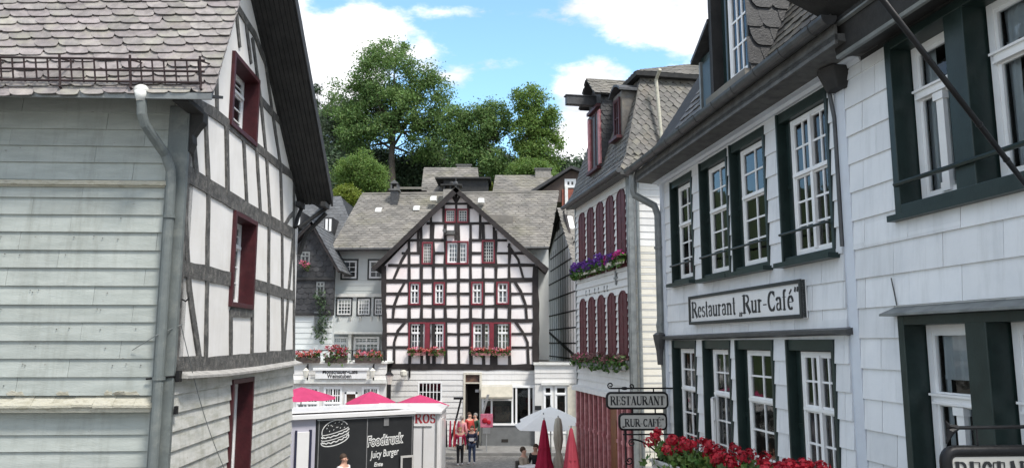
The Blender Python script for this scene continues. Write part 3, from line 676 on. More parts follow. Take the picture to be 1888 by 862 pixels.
# verge slates turned along the edge
m.build('roof', 'slate_pinkgrey', lh, norm=False)
rr = 8.25; re = (6.28, ap[1]-.729*(6.28-ap[0])+.0)
slates(bot, [LR(re[0],re[1],.7), LR(re[0],re[1],-6), LR(ap[0],ap[1],-6), LR(ap[0],ap[1],.7)], .3, .2, lift=.02)
bot.prism([LR(re[0],re[1],.7), LR(re[0],re[1],-6), LR(ap[0],ap[1],-6), LR(ap[0],ap[1],.7)], [LR(re[0]-.05,re[1]-.12,.7), LR(re[0]-.05,re[1]-.12,-6), LR(ap[0]-.05,ap[1]-.14,-6), LR(ap[0]-.05,ap[1]-.14,.7)])
bot.build('roof', 'slate_dark', lh, norm=False)
m = MB()   # soffit boards of the rear verge and bargeboard
n = 9
for k in range(n):
    d0 = -.02+.72*k/n; m.prism([LR(ap[0]-.1,ap[1]-.20,d0+.004), LR(re[0]-.03,re[1]-.20,d0+.004), LR(re[0]-.03,re[1]-.14,d0+.004), LR(ap[0]-.1,ap[1]-.14,d0+.004)],
                               [LR(ap[0]-.1,ap[1]-.20,d0+.076), LR(re[0]-.03,re[1]-.20,d0+.076), LR(re[0]-.03,re[1]-.14,d0+.076), LR(ap[0]-.1,ap[1]-.14,d0+.076)])
m.build('soffit', 'soffit', lh)
m = MB(); m.prism([LR(ap[0],ap[1]-.22,.70), LR(re[0]+.03,re[1]-.22,.70), LR(re[0]+.03,re[1]+.03,.70), LR(ap[0],ap[1]+.03,.70)], [LR(ap[0],ap[1]-.22,.735), LR(re[0]+.03,re[1]-.22,.735), LR(re[0]+.03,re[1]+.03,.735), LR(ap[0],ap[1]+.03,.735)])
m.build('bargeboard', 'soffit', lh)
# rear eave brackets
for dd in (.1, .62):
    m = MB(); zb = re[1]
    m.tube([LW.p(sE-.55,zb-.75,max(.05,dd-.5)), LW.p(sE-.35,zb-.5,max(.05,dd-.25)), LW.p(sE-.22,zb-.26,dd)], .045, 6); m.wbox(LW, sE-.6, sE-.16, zb-.3, zb-.2, dd-.05, dd+.05)
    m.build('bracket', 'soffit', lh)
m = MB(); m.tube([LW.p(sE-.1,6.75,.05), LW.p(sE-.15,7.2,.2), LW.p(sE-.25,7.62,.62)], .05, 6); m.build('bracket', 'soffit', lh)
# front eave: soffit board, fascia strip, corbel
m = MB(); m.prism([LR(fe[0]-.02,fe[1]-.06,-6), LR(fe[0]-.02,fe[1]-.06,dl), LR(.0,fe[1]+.12,dl-.06), LR(.0,fe[1]+.12,-6)], [LR(fe[0]-.02,fe[1]-.025,-6), LR(fe[0]-.02,fe[1]-.025,dl), LR(.0,fe[1]+.16,dl-.06), LR(.0,fe[1]+.16,-6)]); m.build('soffit', 'soffit', lh)
m = MB(); m.prism([LR(fe[0]-.035,fe[1]-.09,-6), LR(fe[0]-.005,fe[1]-.09,-6), LR(fe[0]+.005,fe[1]-.01,-6), LR(fe[0]-.035,fe[1]-.01,-6)], [LR(fe[0]-.035,fe[1]-.09,dl+.01), LR(fe[0]-.005,fe[1]-.09,dl+.01), LR(fe[0]+.005,fe[1]-.01,dl+.01), LR(fe[0]-.035,fe[1]-.01,dl+.01)]); m.build('fascia', 'zinc', lh)
m = MB(); pr = [(.0,7.35),(.04,7.40),(.08,7.52),(.07,7.62),(.13,7.72),(.2,7.8),(.20,7.95),(.0,7.95)]
m.prism([LW.p(-.02,z,d) for d, z in pr], [LW.p(.16,z,d) for d, z in pr]); m.wbox(LW, -.55, .0, 7.90, 7.97, -.0, dl-.3); m.build('corbel', 'soffit', lh, bevel=.01)
# snow guard
t_ = Vector((ap[0]-fe[0], ap[1]-fe[1])).normalized(); nn_ = Vector((-t_.y, t_.x))
def SGp(a, h, d): q = Vector(fe)+t_*a+nn_*h; return LR(q.x, q.y, d)
def SGz(a, dz, d): q = Vector(fe)+t_*a; return LR(q.x-.10-dz*.10, q.y+dz, d)
m = MB()
for z in (.02, .16, .30): m.tube([SGz(.11, z, -5.6), SGz(.11, z, .42)], .015, 6)
d = -5.6
while d < .42:
    m.tube([SGz(.11, .0, d), SGz(.11, .31, d-.03)], .011, 5); d += .142
sg = m.build('snow_guard', 'rust_iron', lh)
for k in range(7):
    d = .38-k*.86; m = MB(); m.tube([SGp(.02,.02,d), SGz(.07,-.02,d), SGz(.10,.0,d), SGz(.1,.36,d-.02)], .016, 6); m.tube([SGp(.5,.03,d), SGz(.1,.3,d)], .012, 5); m.build('bracket', 'rust_iron', sg)
# gutter head and downpipe in front of the front wall
m = MB(); c = LF.p(.36, 8.02, .62); m.ball(c, .075, 1.3, .9, 1.0, 12); m.lathe(c-Vector((0,0,.14)), [(.05,0),(.085,.12)], 12); m.build('gutter_outlet', 'white_dirty', lh, smooth=True)
pts = [LF.p(.36,7.95,.60), LF.p(.35,7.72,.58), LF.p(.33,7.6,.52), LF.p(.19,7.3,.19), LF.p(.13,7.1,.13), LF.p(.12,6.9,.12), LF.p(.12,0,.12)]
pipe('downpipe', 'corner_paint', lh, pts, .062, [LF.p(.12,6.5,.12), LF.p(.12,4.45,.12)])
m = MB(); m.tube([LF.p(.3,4.44,.06), LF.p(.2,4.45,.07), LF.p(-.02,4.47,.07), LW.p(.05,4.47,.06)], .014, 6); m.wbox(LW,-.02,.08,4.40,4.54,.045,.09); m.wbox(LW,-.01,.05,4.0,4.1,.045,.08); m.build('pipe_clamp', 'iron', lh)
m = MB(); m.tube([LW.p(.02,5.45,.045), LW.p(.02,5.42,.10), LW.p(.06,5.46,.12)], .012, 6); m.build('hook', 'iron', lh)
# thin wires at the corner
t = thing('cable', 'thin grey wire sagging from the near house corner down across its lower boards', 'cable', LW.p(.2,0,0))
m = MB(); q0 = LF.p(.16,4.98,.20); q1 = LW.p(.02,5.12,.06); m.tube([LF.p(.5,4.80,.05), q0, q1], .006, 5)
a_ = LW.at(402,862,.1); pts = [q1]
for i in range(1, 12): f = i/11; pts.append(LW.p(a_[0]*f+.02, 5.12+(a_[1]-5.12)*f-.15*math.sin(math.pi*f), .06+.12*f))
pts.append(LW.p(a_[0]+.4, 2.0, .15)); m.tube(pts, .0055, 5); m.build('wire', 'zinc', t)

# ================================================================== CAFE (right)
CW = Wall(1548, 8.25, 750)
cf = thing('restaurant_building', 'restaurant house on the right clad in pale blue-white rectangular slabs with dark green window boxes', 'house', (CW.p(0,0).x, CW.p(0,0).y, 0))
sFar = CW.s_(1228, 600); sNear = -5.2; sB = CW.s_(1570, 500)
zT = 7.86
def R_(l, r, t, b): return (CW.s_(*r), CW.s_(*l), CW.z_(*b), CW.z_(*t))
ws = dict(
 u1=(CW.s_(1280,430), CW.s_(1241,430), 5.9, 7.70), u2=(CW.s_(1347,420), CW.s_(1296,420), 5.87, 7.72), u3=(CW.s_(1418,400), CW.s_(1353,400), 5.87, 7.72), u4=(CW.s_(1534,300), CW.s_(1439,300), 5.86, 7.74),
 l1=(CW.s_(1288,740), CW.s_(1246,740), 2.9, 4.93), l2=(CW.s_(1352,740), CW.s_(1303,740), 2.9, 4.93), l3=(CW.s_(1432,740), CW.s_(1364,740), 2.9, 4.93), l4=(CW.s_(1546,740), CW.s_(1459,740), 2.9, 4.93),
 un=(-3.1, CW.s_(1637,300)-.17, 6.08, 7.76), ln=(-3.1, CW.s_(1658,620)-.10, 2.9, 5.14))
holes = list(ws.values())
m = MB(); m.whole(CW, [(sNear,0),(sFar,0),(sFar,zT),(sNear,zT)], holes, -.008, -.25); m.build('wall', 'cafe_corner', cf)
m = MB(); boards(m, CW, sB+.12, sFar-.12, 0, zT-.03, .292, holes, d=0, t=.022, joint=.62)
boards(m, CW, sNear, sB-.14, .14, zT-.03, .30, holes, d=0.03, t=.024, joint=.68); m.build('cladding', 'cafe_tiles', cf)
m = MB(); m.wbox(CW, sB-.14, sB+.0, 0, zT-.02, -.01, .05); m.build('corner_board', 'cafe_corner', cf); m = MB(); m.wbox(CW, sFar-.13, sFar+.01, 0, zT-.02, -.01, .05); m.build('corner_board', 'cafe_corner', cf, bevel=.004)
# end walls and interior
m = MB(); m.wbox(CW, sFar-.2, sFar, 0, zT, -7, -.25); m.build('side_wall', 'cafe_corner', cf); m = MB(); m.wbox(CW, sNear, sNear+.2, 0, zT, -7, -.25); m.build('side_wall', 'cafe_corner', cf)
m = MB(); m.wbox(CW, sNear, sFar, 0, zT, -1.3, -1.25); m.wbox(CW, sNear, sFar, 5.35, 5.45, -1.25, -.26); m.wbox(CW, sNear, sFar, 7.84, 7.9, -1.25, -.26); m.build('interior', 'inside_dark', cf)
for k, r in ws.items():
    a, b, c, e = r
    if k in ('un', 'ln'):
        # two windows behind one wide dark green surround with a broad post between them
        post = (CW.s_(1792, 300 if k == 'un' else 700), CW.s_(1757 if k == 'un' else 1791, 300 if k == 'un' else 700)) if k == 'un' else (CW.s_(1845,700), CW.s_(1790,700))
        pc = (post[0]+post[1])/2-(.13 if k == 'un' else .04)
        pa, pb = pc-.10, pc+.13
        w1 = window(CW, cf, pb+.02, b-.10, c+.09, e-.08, -.135, cols=1, rows=1, trans=.32, leafs=2, fw=.065, curtain='sides' if k == 'un' else 'upper', pillar=True, sill=.04)
        w2 = window(CW, cf, pa-1.15, pa-.02, c+.09, e-.08, -.135, cols=1, rows=1, trans=.32, leafs=2, fw=.065, curtain='upper' if k == 'un' else 'sides', pillar=True, sill=.04)
        casing(CW, w1, a, b, c, e, .08, .24, .085)
        m = MB(); m.wbox(CW, pa, pb, c+.07, e-.07, -.2, .075); m.build('post', 'dark_green', w1, bevel=.008)
        if k == 'ln':
            m = MB(); m.prism([CW.p(a-.1,e,0), CW.p(a-.1,e+.10,0), CW.p(a-.1,e+.02,.2), CW.p(a-.1,e,.2)], [CW.p(b+.09,e,0), CW.p(b+.09,e+.10,0), CW.p(b+.09,e+.02,.2), CW.p(b+.09,e,.2)]); m.build('drip_cap', 'zinc', w1)
        else:
            m = MB(); m.wbox(CW, a-.1, b+.06, c-.06, c-.002, -.0, .13); m.build('sill', 'dark_green', w1)
            m = MB(); m.tube([CW.p(b-.04,6.36,.06), CW.p(b-.05,6.36,.10), CW.p(a,6.36,.10)], .022, 6); m.build('guard_bar', 'dark_green', w1)
    else:
        open_ = k == 'l2'
        dz = .33
        w = window(CW, cf, a+.05, b-.195, c+.07, e-.14, -.05, cols=2, rows=3, trans=.42 if k[0] == 'u' else .36, leafs=2 if k in ('u4', 'l4') else 1, fw=.045, mw=.024, uprows=2)
        shutter_case(CW, w, a, b, c, e)
        if k[0] == 'u':
            m = MB(); m.wbox(CW, a-.05, b+.05, c-.06, c-.002, 0, .14); m.build('sill', 'dark_green', w)
            m = MB()
            m.tube([CW.p(b-.03,6.2,.05), CW.p(b-.04,6.2,.085), CW.p(a+.04,6.2,.085), CW.p(a+.03,6.2,.05)], .016, 6); m.build('guard_bar', 'dark_green', w)
        if open_:   # a casement standing ajar, hinged on the far side
            m = MB(); hp = CW.p(b-.2, 0, -.03)
            hw = Wall(O=(hp.x, hp.y), u=tuple((-CW.u*.9+CW.n*.44)), n=(-1,-.3))
            z0_, z1_ = c+.15, e-.12-.36*(e-c)
            for (x0, x1, y0, y1) in [(0,.04,z0_,z1_),(.36,.40,z0_,z1_),(.04,.36,z0_,z0_+.04),(.04,.36,z1_-.04,z1_),(.19,.21,z0_+.04,z1_-.04)]+[(.04,.36,z0_+(z1_-z0_)*j/3-.01,z0_+(z1_-z0_)*j/3+.01) for j in (1,2)]: m.wbox(hw,x0,x1,y0,y1,-.018,.018)
            m.build('casement', 'white_paint', w)
m = MB(); m.prism([CW.p(sB-.04,4.97,0), CW.p(sB-.04,5.06,0), CW.p(sB-.04,5.03,.13), CW.p(sB-.04,4.99,.13)], [CW.p(sFar+.0,4.93,0), CW.p(sFar+.0,5.02,0), CW.p(sFar+.0,4.99,.13), CW.p(sFar+.0,4.95,.13)]); m.build('lintel_ledge', 'dark_zinc', cf)
# eaves of the far wing: cornice, sloping soffit, gutter
sG = CW.s_(1530, 62, .55)
m = MB()
def ext(mb, prof, a, b): mb.prism([CW.p(a,z,d) for d, z in prof], [CW.p(b,z,d) for d, z in prof])
ext(m, [(0,7.76),(.05,7.76),(.07,7.80),(.16,7.80),(.16,7.84),(0,7.86)], sG+.3, sFar+.1); m.build('cornice', 'cafe_corner', cf)
m = MB(); ext(m, [(0,7.80),(.16,7.81),(.5,7.84),(.5,7.9),(0,7.95)], sG, sFar+.15); ext(m, [(.47,7.80),(.5,7.80),(.5,8.0),(.47,8.0)], sG, sFar+.15); m.build('soffit', 'soffit_grey', cf)
m = MB(); gp = [(.50+.085+.085*math.cos(R(a)), 8.06+.10*math.sin(R(a))) for a in range(180, 361, 20)]; gi = [(.50+.085+.075*math.cos(R(a)), 8.06+.09*math.sin(R(a))) for a in range(360, 179, -20)]
ext(m, gp+gi, sG-.05, sFar+.2); m.prism([CW.p(sG-.06,z,d) for d, z in gp], [CW.p(sG-.05,z,d) for d, z in gp])
k = sG+.2
while k < sFar: ext(m, [(x+(x-.585)*.06, z-.004) for x, z in gp]+[(x, z) for x, z in reversed(gp)], k, k+.03); k += .62
m.build('gutter', 'dark_zinc', cf)
# steep slate roof
bk = MB(); m = MB()
def RFp(s, z): return CW.p(s, z, .33-(z-8.08)*.48)
slates(m, [CW.p(sFar-.9,8.07,.52), CW.p(sG+.05,8.07,.52), CW.p(sG+.25,8.3,.30), CW.p(sFar-1.0,8.3,.30)], .20, .12, style='german', lift=.028, back=bk, jit=.06)
slates(m, [RFp(sFar-1.0,8.2), RFp(sG+.25,8.2), RFp(sG+.2,11.4), RFp(3.1,11.4), RFp(3.75,9.1)], .20, .135, style='german', lift=.028, back=bk, jit=.06)
m.build('roof', 'slate_mid', cf, norm=False)
bk.prism([RFp(sG+.24,8.0), RFp(sG+.14,8.0), RFp(sG+.14,11.4), RFp(sG+.24,11.4)], [RFp(sG+.24,8.0)+Vector((.5,.08,0)), RFp(sG+.14,8.0)+Vector((.5,.08,0)), RFp(sG+.14,11.4)+Vector((.5,.08,0)), RFp(sG+.24,11.4)+Vector((.5,.08,0))])
bk.prism([CW.p(sFar+.1,7.95,.45), CW.p(sFar-1.2,8.2,.3), CW.p(3.6,9.1,-.18), CW.p(2.9,11.2,-1.2)], [CW.p(sFar+.1,7.95,-.6), CW.p(sFar-1.2,8.2,-.9), CW.p(3.6,9.1,-1.2), CW.p(2.9,11.2,-2.2)])
bk.wbox(CW, sNear, 3.0, 11.2, 11.4, -6, -1.3)
bk.build('roof_boarding', 'soffit', cf)
# dormer
dn, df, DD = 1.0, 2.22, .40
m = MB(); m.whole(CW, [(dn,8.15),(df,8.15),(df,11.2),(dn,11.2)], [(dn+.04,df-.06,8.32,10.55)], DD, DD-.3)
dm = m.build('dormer', 'dark_green', cf)
window_d = window(CW, cf, dn+.05, dn+.64, 8.34, 10.5, DD-.04, cols=3, rows=3, trans=.44, uprows=3, fw=.05, mw=.026); window_d.parent = dm
m = MB(); m.wbox(CW, dn+.66, df-.08, 8.34, 10.5, DD-.3, DD-.16); m.wbox(CW, dn+.66, dn+.72, 8.34, 10.5, DD-.2, DD-.02); m.build('shutter', 'dark_green', dm, bevel=.01)
m = MB(); m.wbox(CW, dn-.02, df+.03, 8.12, 8.31, DD-.2, DD+.07); m.build('sill', 'slate_light', dm)
ck = CW.perp(dn, n=(0,-1)); ck = Wall(O=(ck.O.x+CW.n.x*DD, ck.O.y+CW.n.y*DD), u=tuple(ck.u), n=(0,-1))
m = MB(); bk = MB()
slates(m, [ck.p(0,8.12,.02), ck.p(2.0,8.12,.02), ck.p(2.0,11.3,.02), ck.p(0,11.3,.02)], .27, .25, style='german', lift=.03, back=bk, backt=.03)
m.build('cheek', 'slate_dark', dm, norm=False); bk.build('cheek', 'soffit', dm)
ck2 = CW.perp(df, n=(0,1)); m = MB(); m.wbox(ck2, -DD, 1.6, 8.15, 11.2, -.1, .0); m.build('cheek', 'soffit', dm)
m = MB(); m.wbox(CW, dn-.12, df+.1, 11.1, 11.25, -1.6, DD+.15); m.build('dormer_roof', 'soffit', dm)
s2 = 2.80; m = MB(); m.wbox(CW, df+.04, s2, 8.1, 9.12, -.7, .30); m.wbox(CW, df+.1, s2-.1, 8.25, 9.0, .29, .32); sd2 = m.build('dormer', 'dark_green', cf, bevel=.01)
m = MB(); m.prism([CW.p(df,9.5,-.5), CW.p(df,9.56,-.5), CW.p(df,9.5,.42), CW.p(df,9.44,.42)], [CW.p(s2+.1,9.12,-.5), CW.p(s2+.1,9.18,-.5), CW.p(s2+.1,9.12,.42), CW.p(s2+.1,9.06,.42)]); m.build('dormer_roof', 'slate_dark', sd2)
m = MB(); m.wbox(CW, s2-.07, s2-.02, 8.2, 9.05, .30, .34); m.build('frame_strip', 'zinc', sd2)
# near wing eaves: broad dark soffit, mouldings, slates above
m = MB(); ext(m, [(0,7.82),(.36,7.72),(.38,7.80),(.42,8.1),(.95,8.35),(1.0,8.45),(0,8.5)], sNear, sG+.2)
ext(m, [(0,7.5+.26),(.04,7.76),(.05,7.84),(0,7.84)], sNear, sB); m.build('soffit', 'soffit', cf)
m = MB(); ext(m, [(.36,7.70),(.40,7.70),(.41,7.73),(.36,7.73)], sNear, sG+.15); ext(m, [(.42,8.00),(.46,8.01),(.46,8.03),(.42,8.04)], sNear, sG+.05); m.build('moulding', 'zinc', cf)
m = MB(); slates(m, [CW.p(sG+.0,8.45,1.0), CW.p(sNear,8.45,1.0), CW.p(sNear,11.4,-.8), CW.p(sG+.0,11.4,-.8)], .2, .15, style='german', lift=.028, back=m); m.build('roof', 'slate_dark', cf, norm=False)
# console box under the eaves and conduit
m = MB(); sc = CW.s_(1530,160,.1); m.prism([CW.p(sc-.22,7.57,0),CW.p(sc-.0,7.57,0),CW.p(sc-.0,7.57,.14),CW.p(sc-.1,7.57,.18),CW.p(sc-.22,7.57,.14)], [CW.p(sc-.28,7.8,0),CW.p(sc+.05,7.8,0),CW.p(sc+.05,7.8,.22),CW.p(sc-.1,7.8,.28),CW.p(sc-.28,7.8,.22)]); m.build('console', 'soffit', cf, bevel=.01)
m = MB(); m.tube([CW.p(sc+.02,7.6,.1), CW.p(sc+.0,7.3,.07), CW.p(sc+.0,5.9,.07)], .022, 6); m.build('conduit', 'dark_zinc', cf)
# downpipe at the far corner
c0 = CW.p(sFar+.1,8.0,.52); f1 = Vector((CW.p(sFar+.02,0,.09).x, CW.p(sFar+.02,0,.09).y, 0))
pipe('downpipe', 'zinc', cf, [c0, c0+Vector((0,0,-.32)), c0+Vector((.02,0,-.42)), Vector((f1.x-.06,f1.y,7.38)), Vector((f1.x,f1.y,7.2)), Vector((f1.x,f1.y,5.3)), Vector((f1.x-.02,f1.y,5.2)), Vector((f1.x,f1.y-.0,5.0)), Vector((f1.x+.06,f1.y+.0,4.4)), Vector((f1.x+.08,f1.y,0))], .068, [Vector((f1.x,f1.y,6.6))])
m = MB(); m.lathe((f1.x-.03,f1.y-.02,4.85), [(.05,-.35),(.07,-.1),(.11,.1),(.12,.18),(.06,.22)], 10); m.build('rainwater_head', 'dark_zinc', cf)

# wall sign
sg0, sg1 = CW.s_(1476,550,.1), CW.s_(1269,570,.1)
zt, zb_ = CW.z_(1372,530,.1), CW.z_(1372,592,.1)
t = thing('sign_board', 'long white framed sign reading Restaurant Rur-Café on the slab-clad wall', 'sign', CW.p((sg0+sg1)/2, zb_, .05))
m = MB(); m.wbox(CW, sg0, sg1, zb_, zt, .02, .075); m.build('panel', 'sign_white', t)
m = MB(); f_ = .045
m.wbox(CW,sg0,sg0+f_,zb_,zt,.03,.10); m.wbox(CW,sg1-f_,sg1,zb_,zt,.03,.10); m.wbox(CW,sg0+f_,sg1-f_,zb_,zb_+f_,.03,.099); m.wbox(CW,sg0+f_,sg1-f_,zt-f_,zt,.03,.099); m.build('frame', 'sign_frame', t, bevel=.005)
m = MB(); letters(m, CW, 'Restaurant ,Rur-Café"', sg1-.09, sg0+.07, zb_+.11, .245, .077); m.build('lettering', 'sign_ink', t, norm=False)

# hanging signs
def hanging(label, W, sL, sR, zb, zt, text, mat='sign_grey', th=.05, lz=.2, lh_=.6, textend=None, fr=.03, name='hanging_sign'):
    t = thing(name, label, 'sign', W.p((sL+sR)/2, zb, 0))
    def rr(a, b, c, e, r, n=5):
        P = []
        for (x, y, a0) in ((b-r,e-r,0),(a+r,e-r,90),(a+r,c+r,180),(b-r,c+r,270)):
            for i in range(n+1): P.append((x+r*math.cos(R(a0+90*i/n)), y+r*math.sin(R(a0+90*i/n))))
        return P
    r = min(.08, (zt-zb)*.25)
    m = MB(); m.wprism(W, rr(sL,sR,zb,zt,r), -th/2, th/2); m.build('panel', mat, t)
    m = MB(); loop = rr(sL,sR,zb,zt,r); m.tube([W.p(a,b,0) for a, b in loop], fr, 6, closed=True); m.build('frame', 'iron', t, smooth=True)
    m = MB(); hgt = zt-zb; letters(m, W, text, sL+.09*(sR-sL)*.5, sR-.045*(sR-sL), zb+hgt*lz, hgt*lh_, th/2+.004); m.build('lettering', 'sign_ink', t, norm=False)
    return t
HW = Wall(O=(CW.p(sFar-.2,0,0).x, CW.p(sFar-.2,0,0).y-.2), u=(1,.03), n=(0,-1))
a1, a2 = HW.at(1120,751), HW.at(1229,724)
hanging('upper oval-cornered grey hanging sign reading RESTAURANT', HW, a1[0], a2[0], a1[1], a2[1], 'RESTAURANT', lz=.20)
a1b, a2b = HW.at(1143,790), HW.at(1227,763)
hanging('lower grey hanging sign reading RUR-CAFÉ behind the red geraniums', HW, a1b[0], a2b[0], a1b[1], a2b[1], ',RUR-CAFÉ"', lz=.18, lh_=.52)
t = thing('sign_bracket', 'black wrought iron bracket with scrolls holding the two restaurant signs', 'bracket', HW.p(a2[0], a1b[1], 0))
m = MB(); zt_ = HW.z_(1180,715)
m.tube([HW.p(a2[0]+.12,zt_,0), HW.p(a1[0]+.06,zt_,0)], .016, 6)
def scroll(mb, W, cx, cz, r, a0, turns, r2=.012, flip=1):
    P = [];
    for i in range(26):
        f = i/25; rr_ = r*(1-f*.75); a = R(a0)+flip*f*turns*2*math.pi; P.append(W.p(cx+rr_*math.cos(a), cz+rr_*math.sin(a), 0))
    mb.tube(P, r2, 5)
scroll(m, HW, a1[0]+.06, zt_+.05, .055, -90, 1.2, flip=-1); scroll(m, HW, a1[0]+.42, zt_+.035, .045, -90, 1.1); m.ball(HW.p(a1[0]+.3,zt_,0), .03, 2, 1, 1, 8)
for f in (.2, .78): m.tube([HW.p(a1[0]+(a2[0]-a1[0])*f,zt_,0), HW.p(a1[0]+(a2[0]-a1[0])*f,a2[1],0)], .012, 5)
for f in (.42, .80): m.tube([HW.p(a1[0]+(a2[0]-a1[0])*f,a1[1],0), HW.p(a1[0]+(a2[0]-a1[0])*f,a2b[1],0)], .014, 5)
m.tube([HW.p(a2[0]+.12,a1b[1]-.09,0), HW.p(a1b[0]+.05,a1b[1]-.09,0)], .014, 6)
e0 = HW.at(1165,809); e1 = HW.at(1235,862)
P = []
for i in range(15): f = i/14; P.append(HW.p(e0[0]+(e1[0]-e0[0])*f*1.08, e0[1]-(e0[1]-e1[1])*(f**1.9)*1.15, 0))
m.tube(P, .017, 6); scroll(m, HW, e0[0], e0[1]-.06, .06, 90, 1.3, flip=1)
for q in (P[6], P[10], P[13]): m.ball(q, .03, n=8)
m.tube([HW.p(a1b[0]+.09,a1b[1],0), HW.p(a1b[0]+.09,e0[1]-.0,0)], .02, 6); m.tube([HW.p(a1b[0]+.09,e0[1],0), HW.p(a1b[0]+.09,e0[1]-.8,0)], .012, 6)
scroll(m, HW, a1b[0]+.15, e0[1]-.35, .07, 180, 1.2); m.tube([P[-1], HW.p(a2[0]+.2,P[-1].z,0)], .016, 6)
m.build('ironwork', 'iron', t)

# near sign at the lower right
NW = Wall(O=at(1760,830,4.6).xy, u=(1,.06), n=(0,-1))
b0 = NW.at(1730,905); b1_ = NW.at(2010,822)
t = hanging('large near hanging sign reading RESTAURANT cut by the lower right picture corner', NW, b0[0]+.06, b1_[0], b0[1], b1_[1]-.02, 'RESTAURANT', mat='sign_grey', lz=.08, lh_=.66, fr=.035, th=.03)
t = thing('sign_bracket', 'black iron bar with leaf-shaped tip above the large near sign', 'bracket', NW.p(b1_[0], b1_[1], 0))
m = MB(); zb1 = NW.z_(1760,788); sb0 = NW.s_(1752,788)
m.tube([NW.p(sb0,zb1,0), NW.p(2.2,zb1+.02,0)], .011, 8); m.tube([NW.p(sb0+.04,zb1+.0,0), NW.p(sb0-.01,zb1+.012,0), NW.p(sb0-.03,zb1+.045,0)], [.02,.016,.002], 6); m.tube([NW.p(sb0+.04,zb1,0), NW.p(sb0-.0,zb1-.02,0), NW.p(sb0-.03,zb1-.09,0)], [.016,.022,.004], 6)
for x in (.16, .62): m.tube([NW.p(sb0+x,zb1,0), NW.p(sb0+x,b1_[1],0)], .006, 5)
m.build('bar', 'iron', t)
t = thing('flagpole', 'dark metal pole slanting down across the upper right windows', 'pole', at(1895,345,5.0))
m = MB(); m.tube([at(1600,-35,4.1), at(1895,345,5.0), CW.p(CW.s_(1930,390),CW.z_(1930,390),0)], .0175, 10); m.build('rod', 'iron', t, smooth=True)
m = MB()
for (x, y, yy) in ((1700,92.,4.4), (1795,216.,4.7), (1850,287.,4.86)):
    pp = at(1600,-35,4.1).lerp(at(1895,345,5.0), (x-1600)/295.); m.ball(pp, .022, n=10)
m.build('joint', 'iron', t)

m = MB(); a_ = CW.at(1643,512,.06); b_ = CW.at(1655,562,.06); m.tube([CW.p(a_[0],a_[1],.06), CW.p((a_[0]+b_[0])/2+.02,(a_[1]+b_[1])/2,.05), CW.p(b_[0],b_[1],.07)], .006, 5); m.build('wire', 'dark_zinc', cf)

# ================================================================== HOUSE WITH THE RED SHUTTERS
RW = Wall(1165, 21, 680); RF = RW.perp(0, n=(0,-1))
rb = thing('townhouse', 'white boarded townhouse with dark red arched shutters, slate mansard roof and hoist dormer', 'house', (RW.p(0,0).x, RW.p(0,0).y, 0))
LEN = 5.6
def arch_shutter(W, parent, a, b, c, e, d=.046):
    r = (b-a)/2; top = e-r*.75
    P = [(a,c),(b,c),(b,top)]+[(a+r+r*math.cos(R(q)), top+r*.75*math.sin(R(q))) for q in range(20, 180, 20)]+[(a,top)]
    m = MB(); m.wprism(W, P, -.0, d); o = m.build('shutter', 'maroon', parent)
    m = MB(); w = .045; Q = [(a-.02,c),(a-.02,top)]+[(a+r+(r+.03)*math.cos(R(q)), top+(r*.75+.03)*math.sin(R(q))) for q in range(160, 0, -20)]+[(b+.02,top),(b+.02,c)]
    m.wbeam(W, Q, w, -.005, d+.014); 
    m.wbox(W, (a+b)/2-.02, (a+b)/2+.02, c, e-.02, d, d+.008)
    for k in range(1, 3): m.wbox(W, a+.03, b-.03, c+(e-c)*k/3-.03, c+(e-c)*k/3+.03, d, d+.007)
    m.build('frame', 'maroon', o); return o
bays = [(.24+i*1.03, .24+i*1.03+.66) for i in range(5)]
m = MB()
hol = [(a-.02,b+.02,c,e) for a, b in bays for c, e in ((7.3,9.2),(4.45,6.28))]
boards(m, RW, 0.1, LEN, 3.45, 9.6, .215, [], d=0, t=.042, jit=.02)
boards(m, RF, .12, 7, 0, 9.6, .2, [], d=0, t=.02, jit=.03)
m.build('boards', 'grey_white_boards', rb)
m = MB(); boards(m, RF, .12, 7, 0, 7.6, .2, [], d=.004, t=.022, jit=.03); m.build('boards', 'cream_boards', rb)
m = MB(); m.wbox(RW, 0, LEN, 0, 9.7, -.3, -.005); m.wbox(RF, 0, 7, 0, 9.7, -.3, -.005); m.wbox(RW, LEN-.2, LEN, 0, 9.7, -6, 0); m.build('wall', 'cream_trim', rb)
m = MB(); m.wbox(RW,-.03,.11,3.3,9.6,-.02,.05); m.build('corner_board', 'zinc', rb); m = MB(); m.wbox(RF,-.02,.13,0,9.6,-.02,.045); m.build('corner_board', 'zinc', rb); m = MB(); m.wbox(RW, LEN-.1, LEN+.02, 3.3, 9.6, 0, .04); m.build('corner_board', 'zinc', rb, bevel=.005)
pipe('downpipe', 'zinc', rb, [RF.p(.22,9.5,.1), RF.p(.22,0,.1)], .05)
for a, b in bays:
    arch_shutter(RW, rb, a, b, 7.0, 9.22); arch_shutter(RW, rb, a, b, 4.4, 6.30)
m = MB()   # ground floor: flared skirt, shop columns, brown door
m.prism([RW.p(0,3.3,0), RW.p(0,3.48,0), RW.p(0,3.42,.22), RW.p(0,3.3,.22)], [RW.p(LEN,3.3,0), RW.p(LEN,3.48,0), RW.p(LEN,3.42,.22), RW.p(LEN,3.3,.22)]); m.build('cornice', 'grey_white_boards', rb)
m = MB(); m.wbox(RW, 0, LEN, 0, 3.3, .0, .03); m.build('shopfront', 'oxblood', rb)
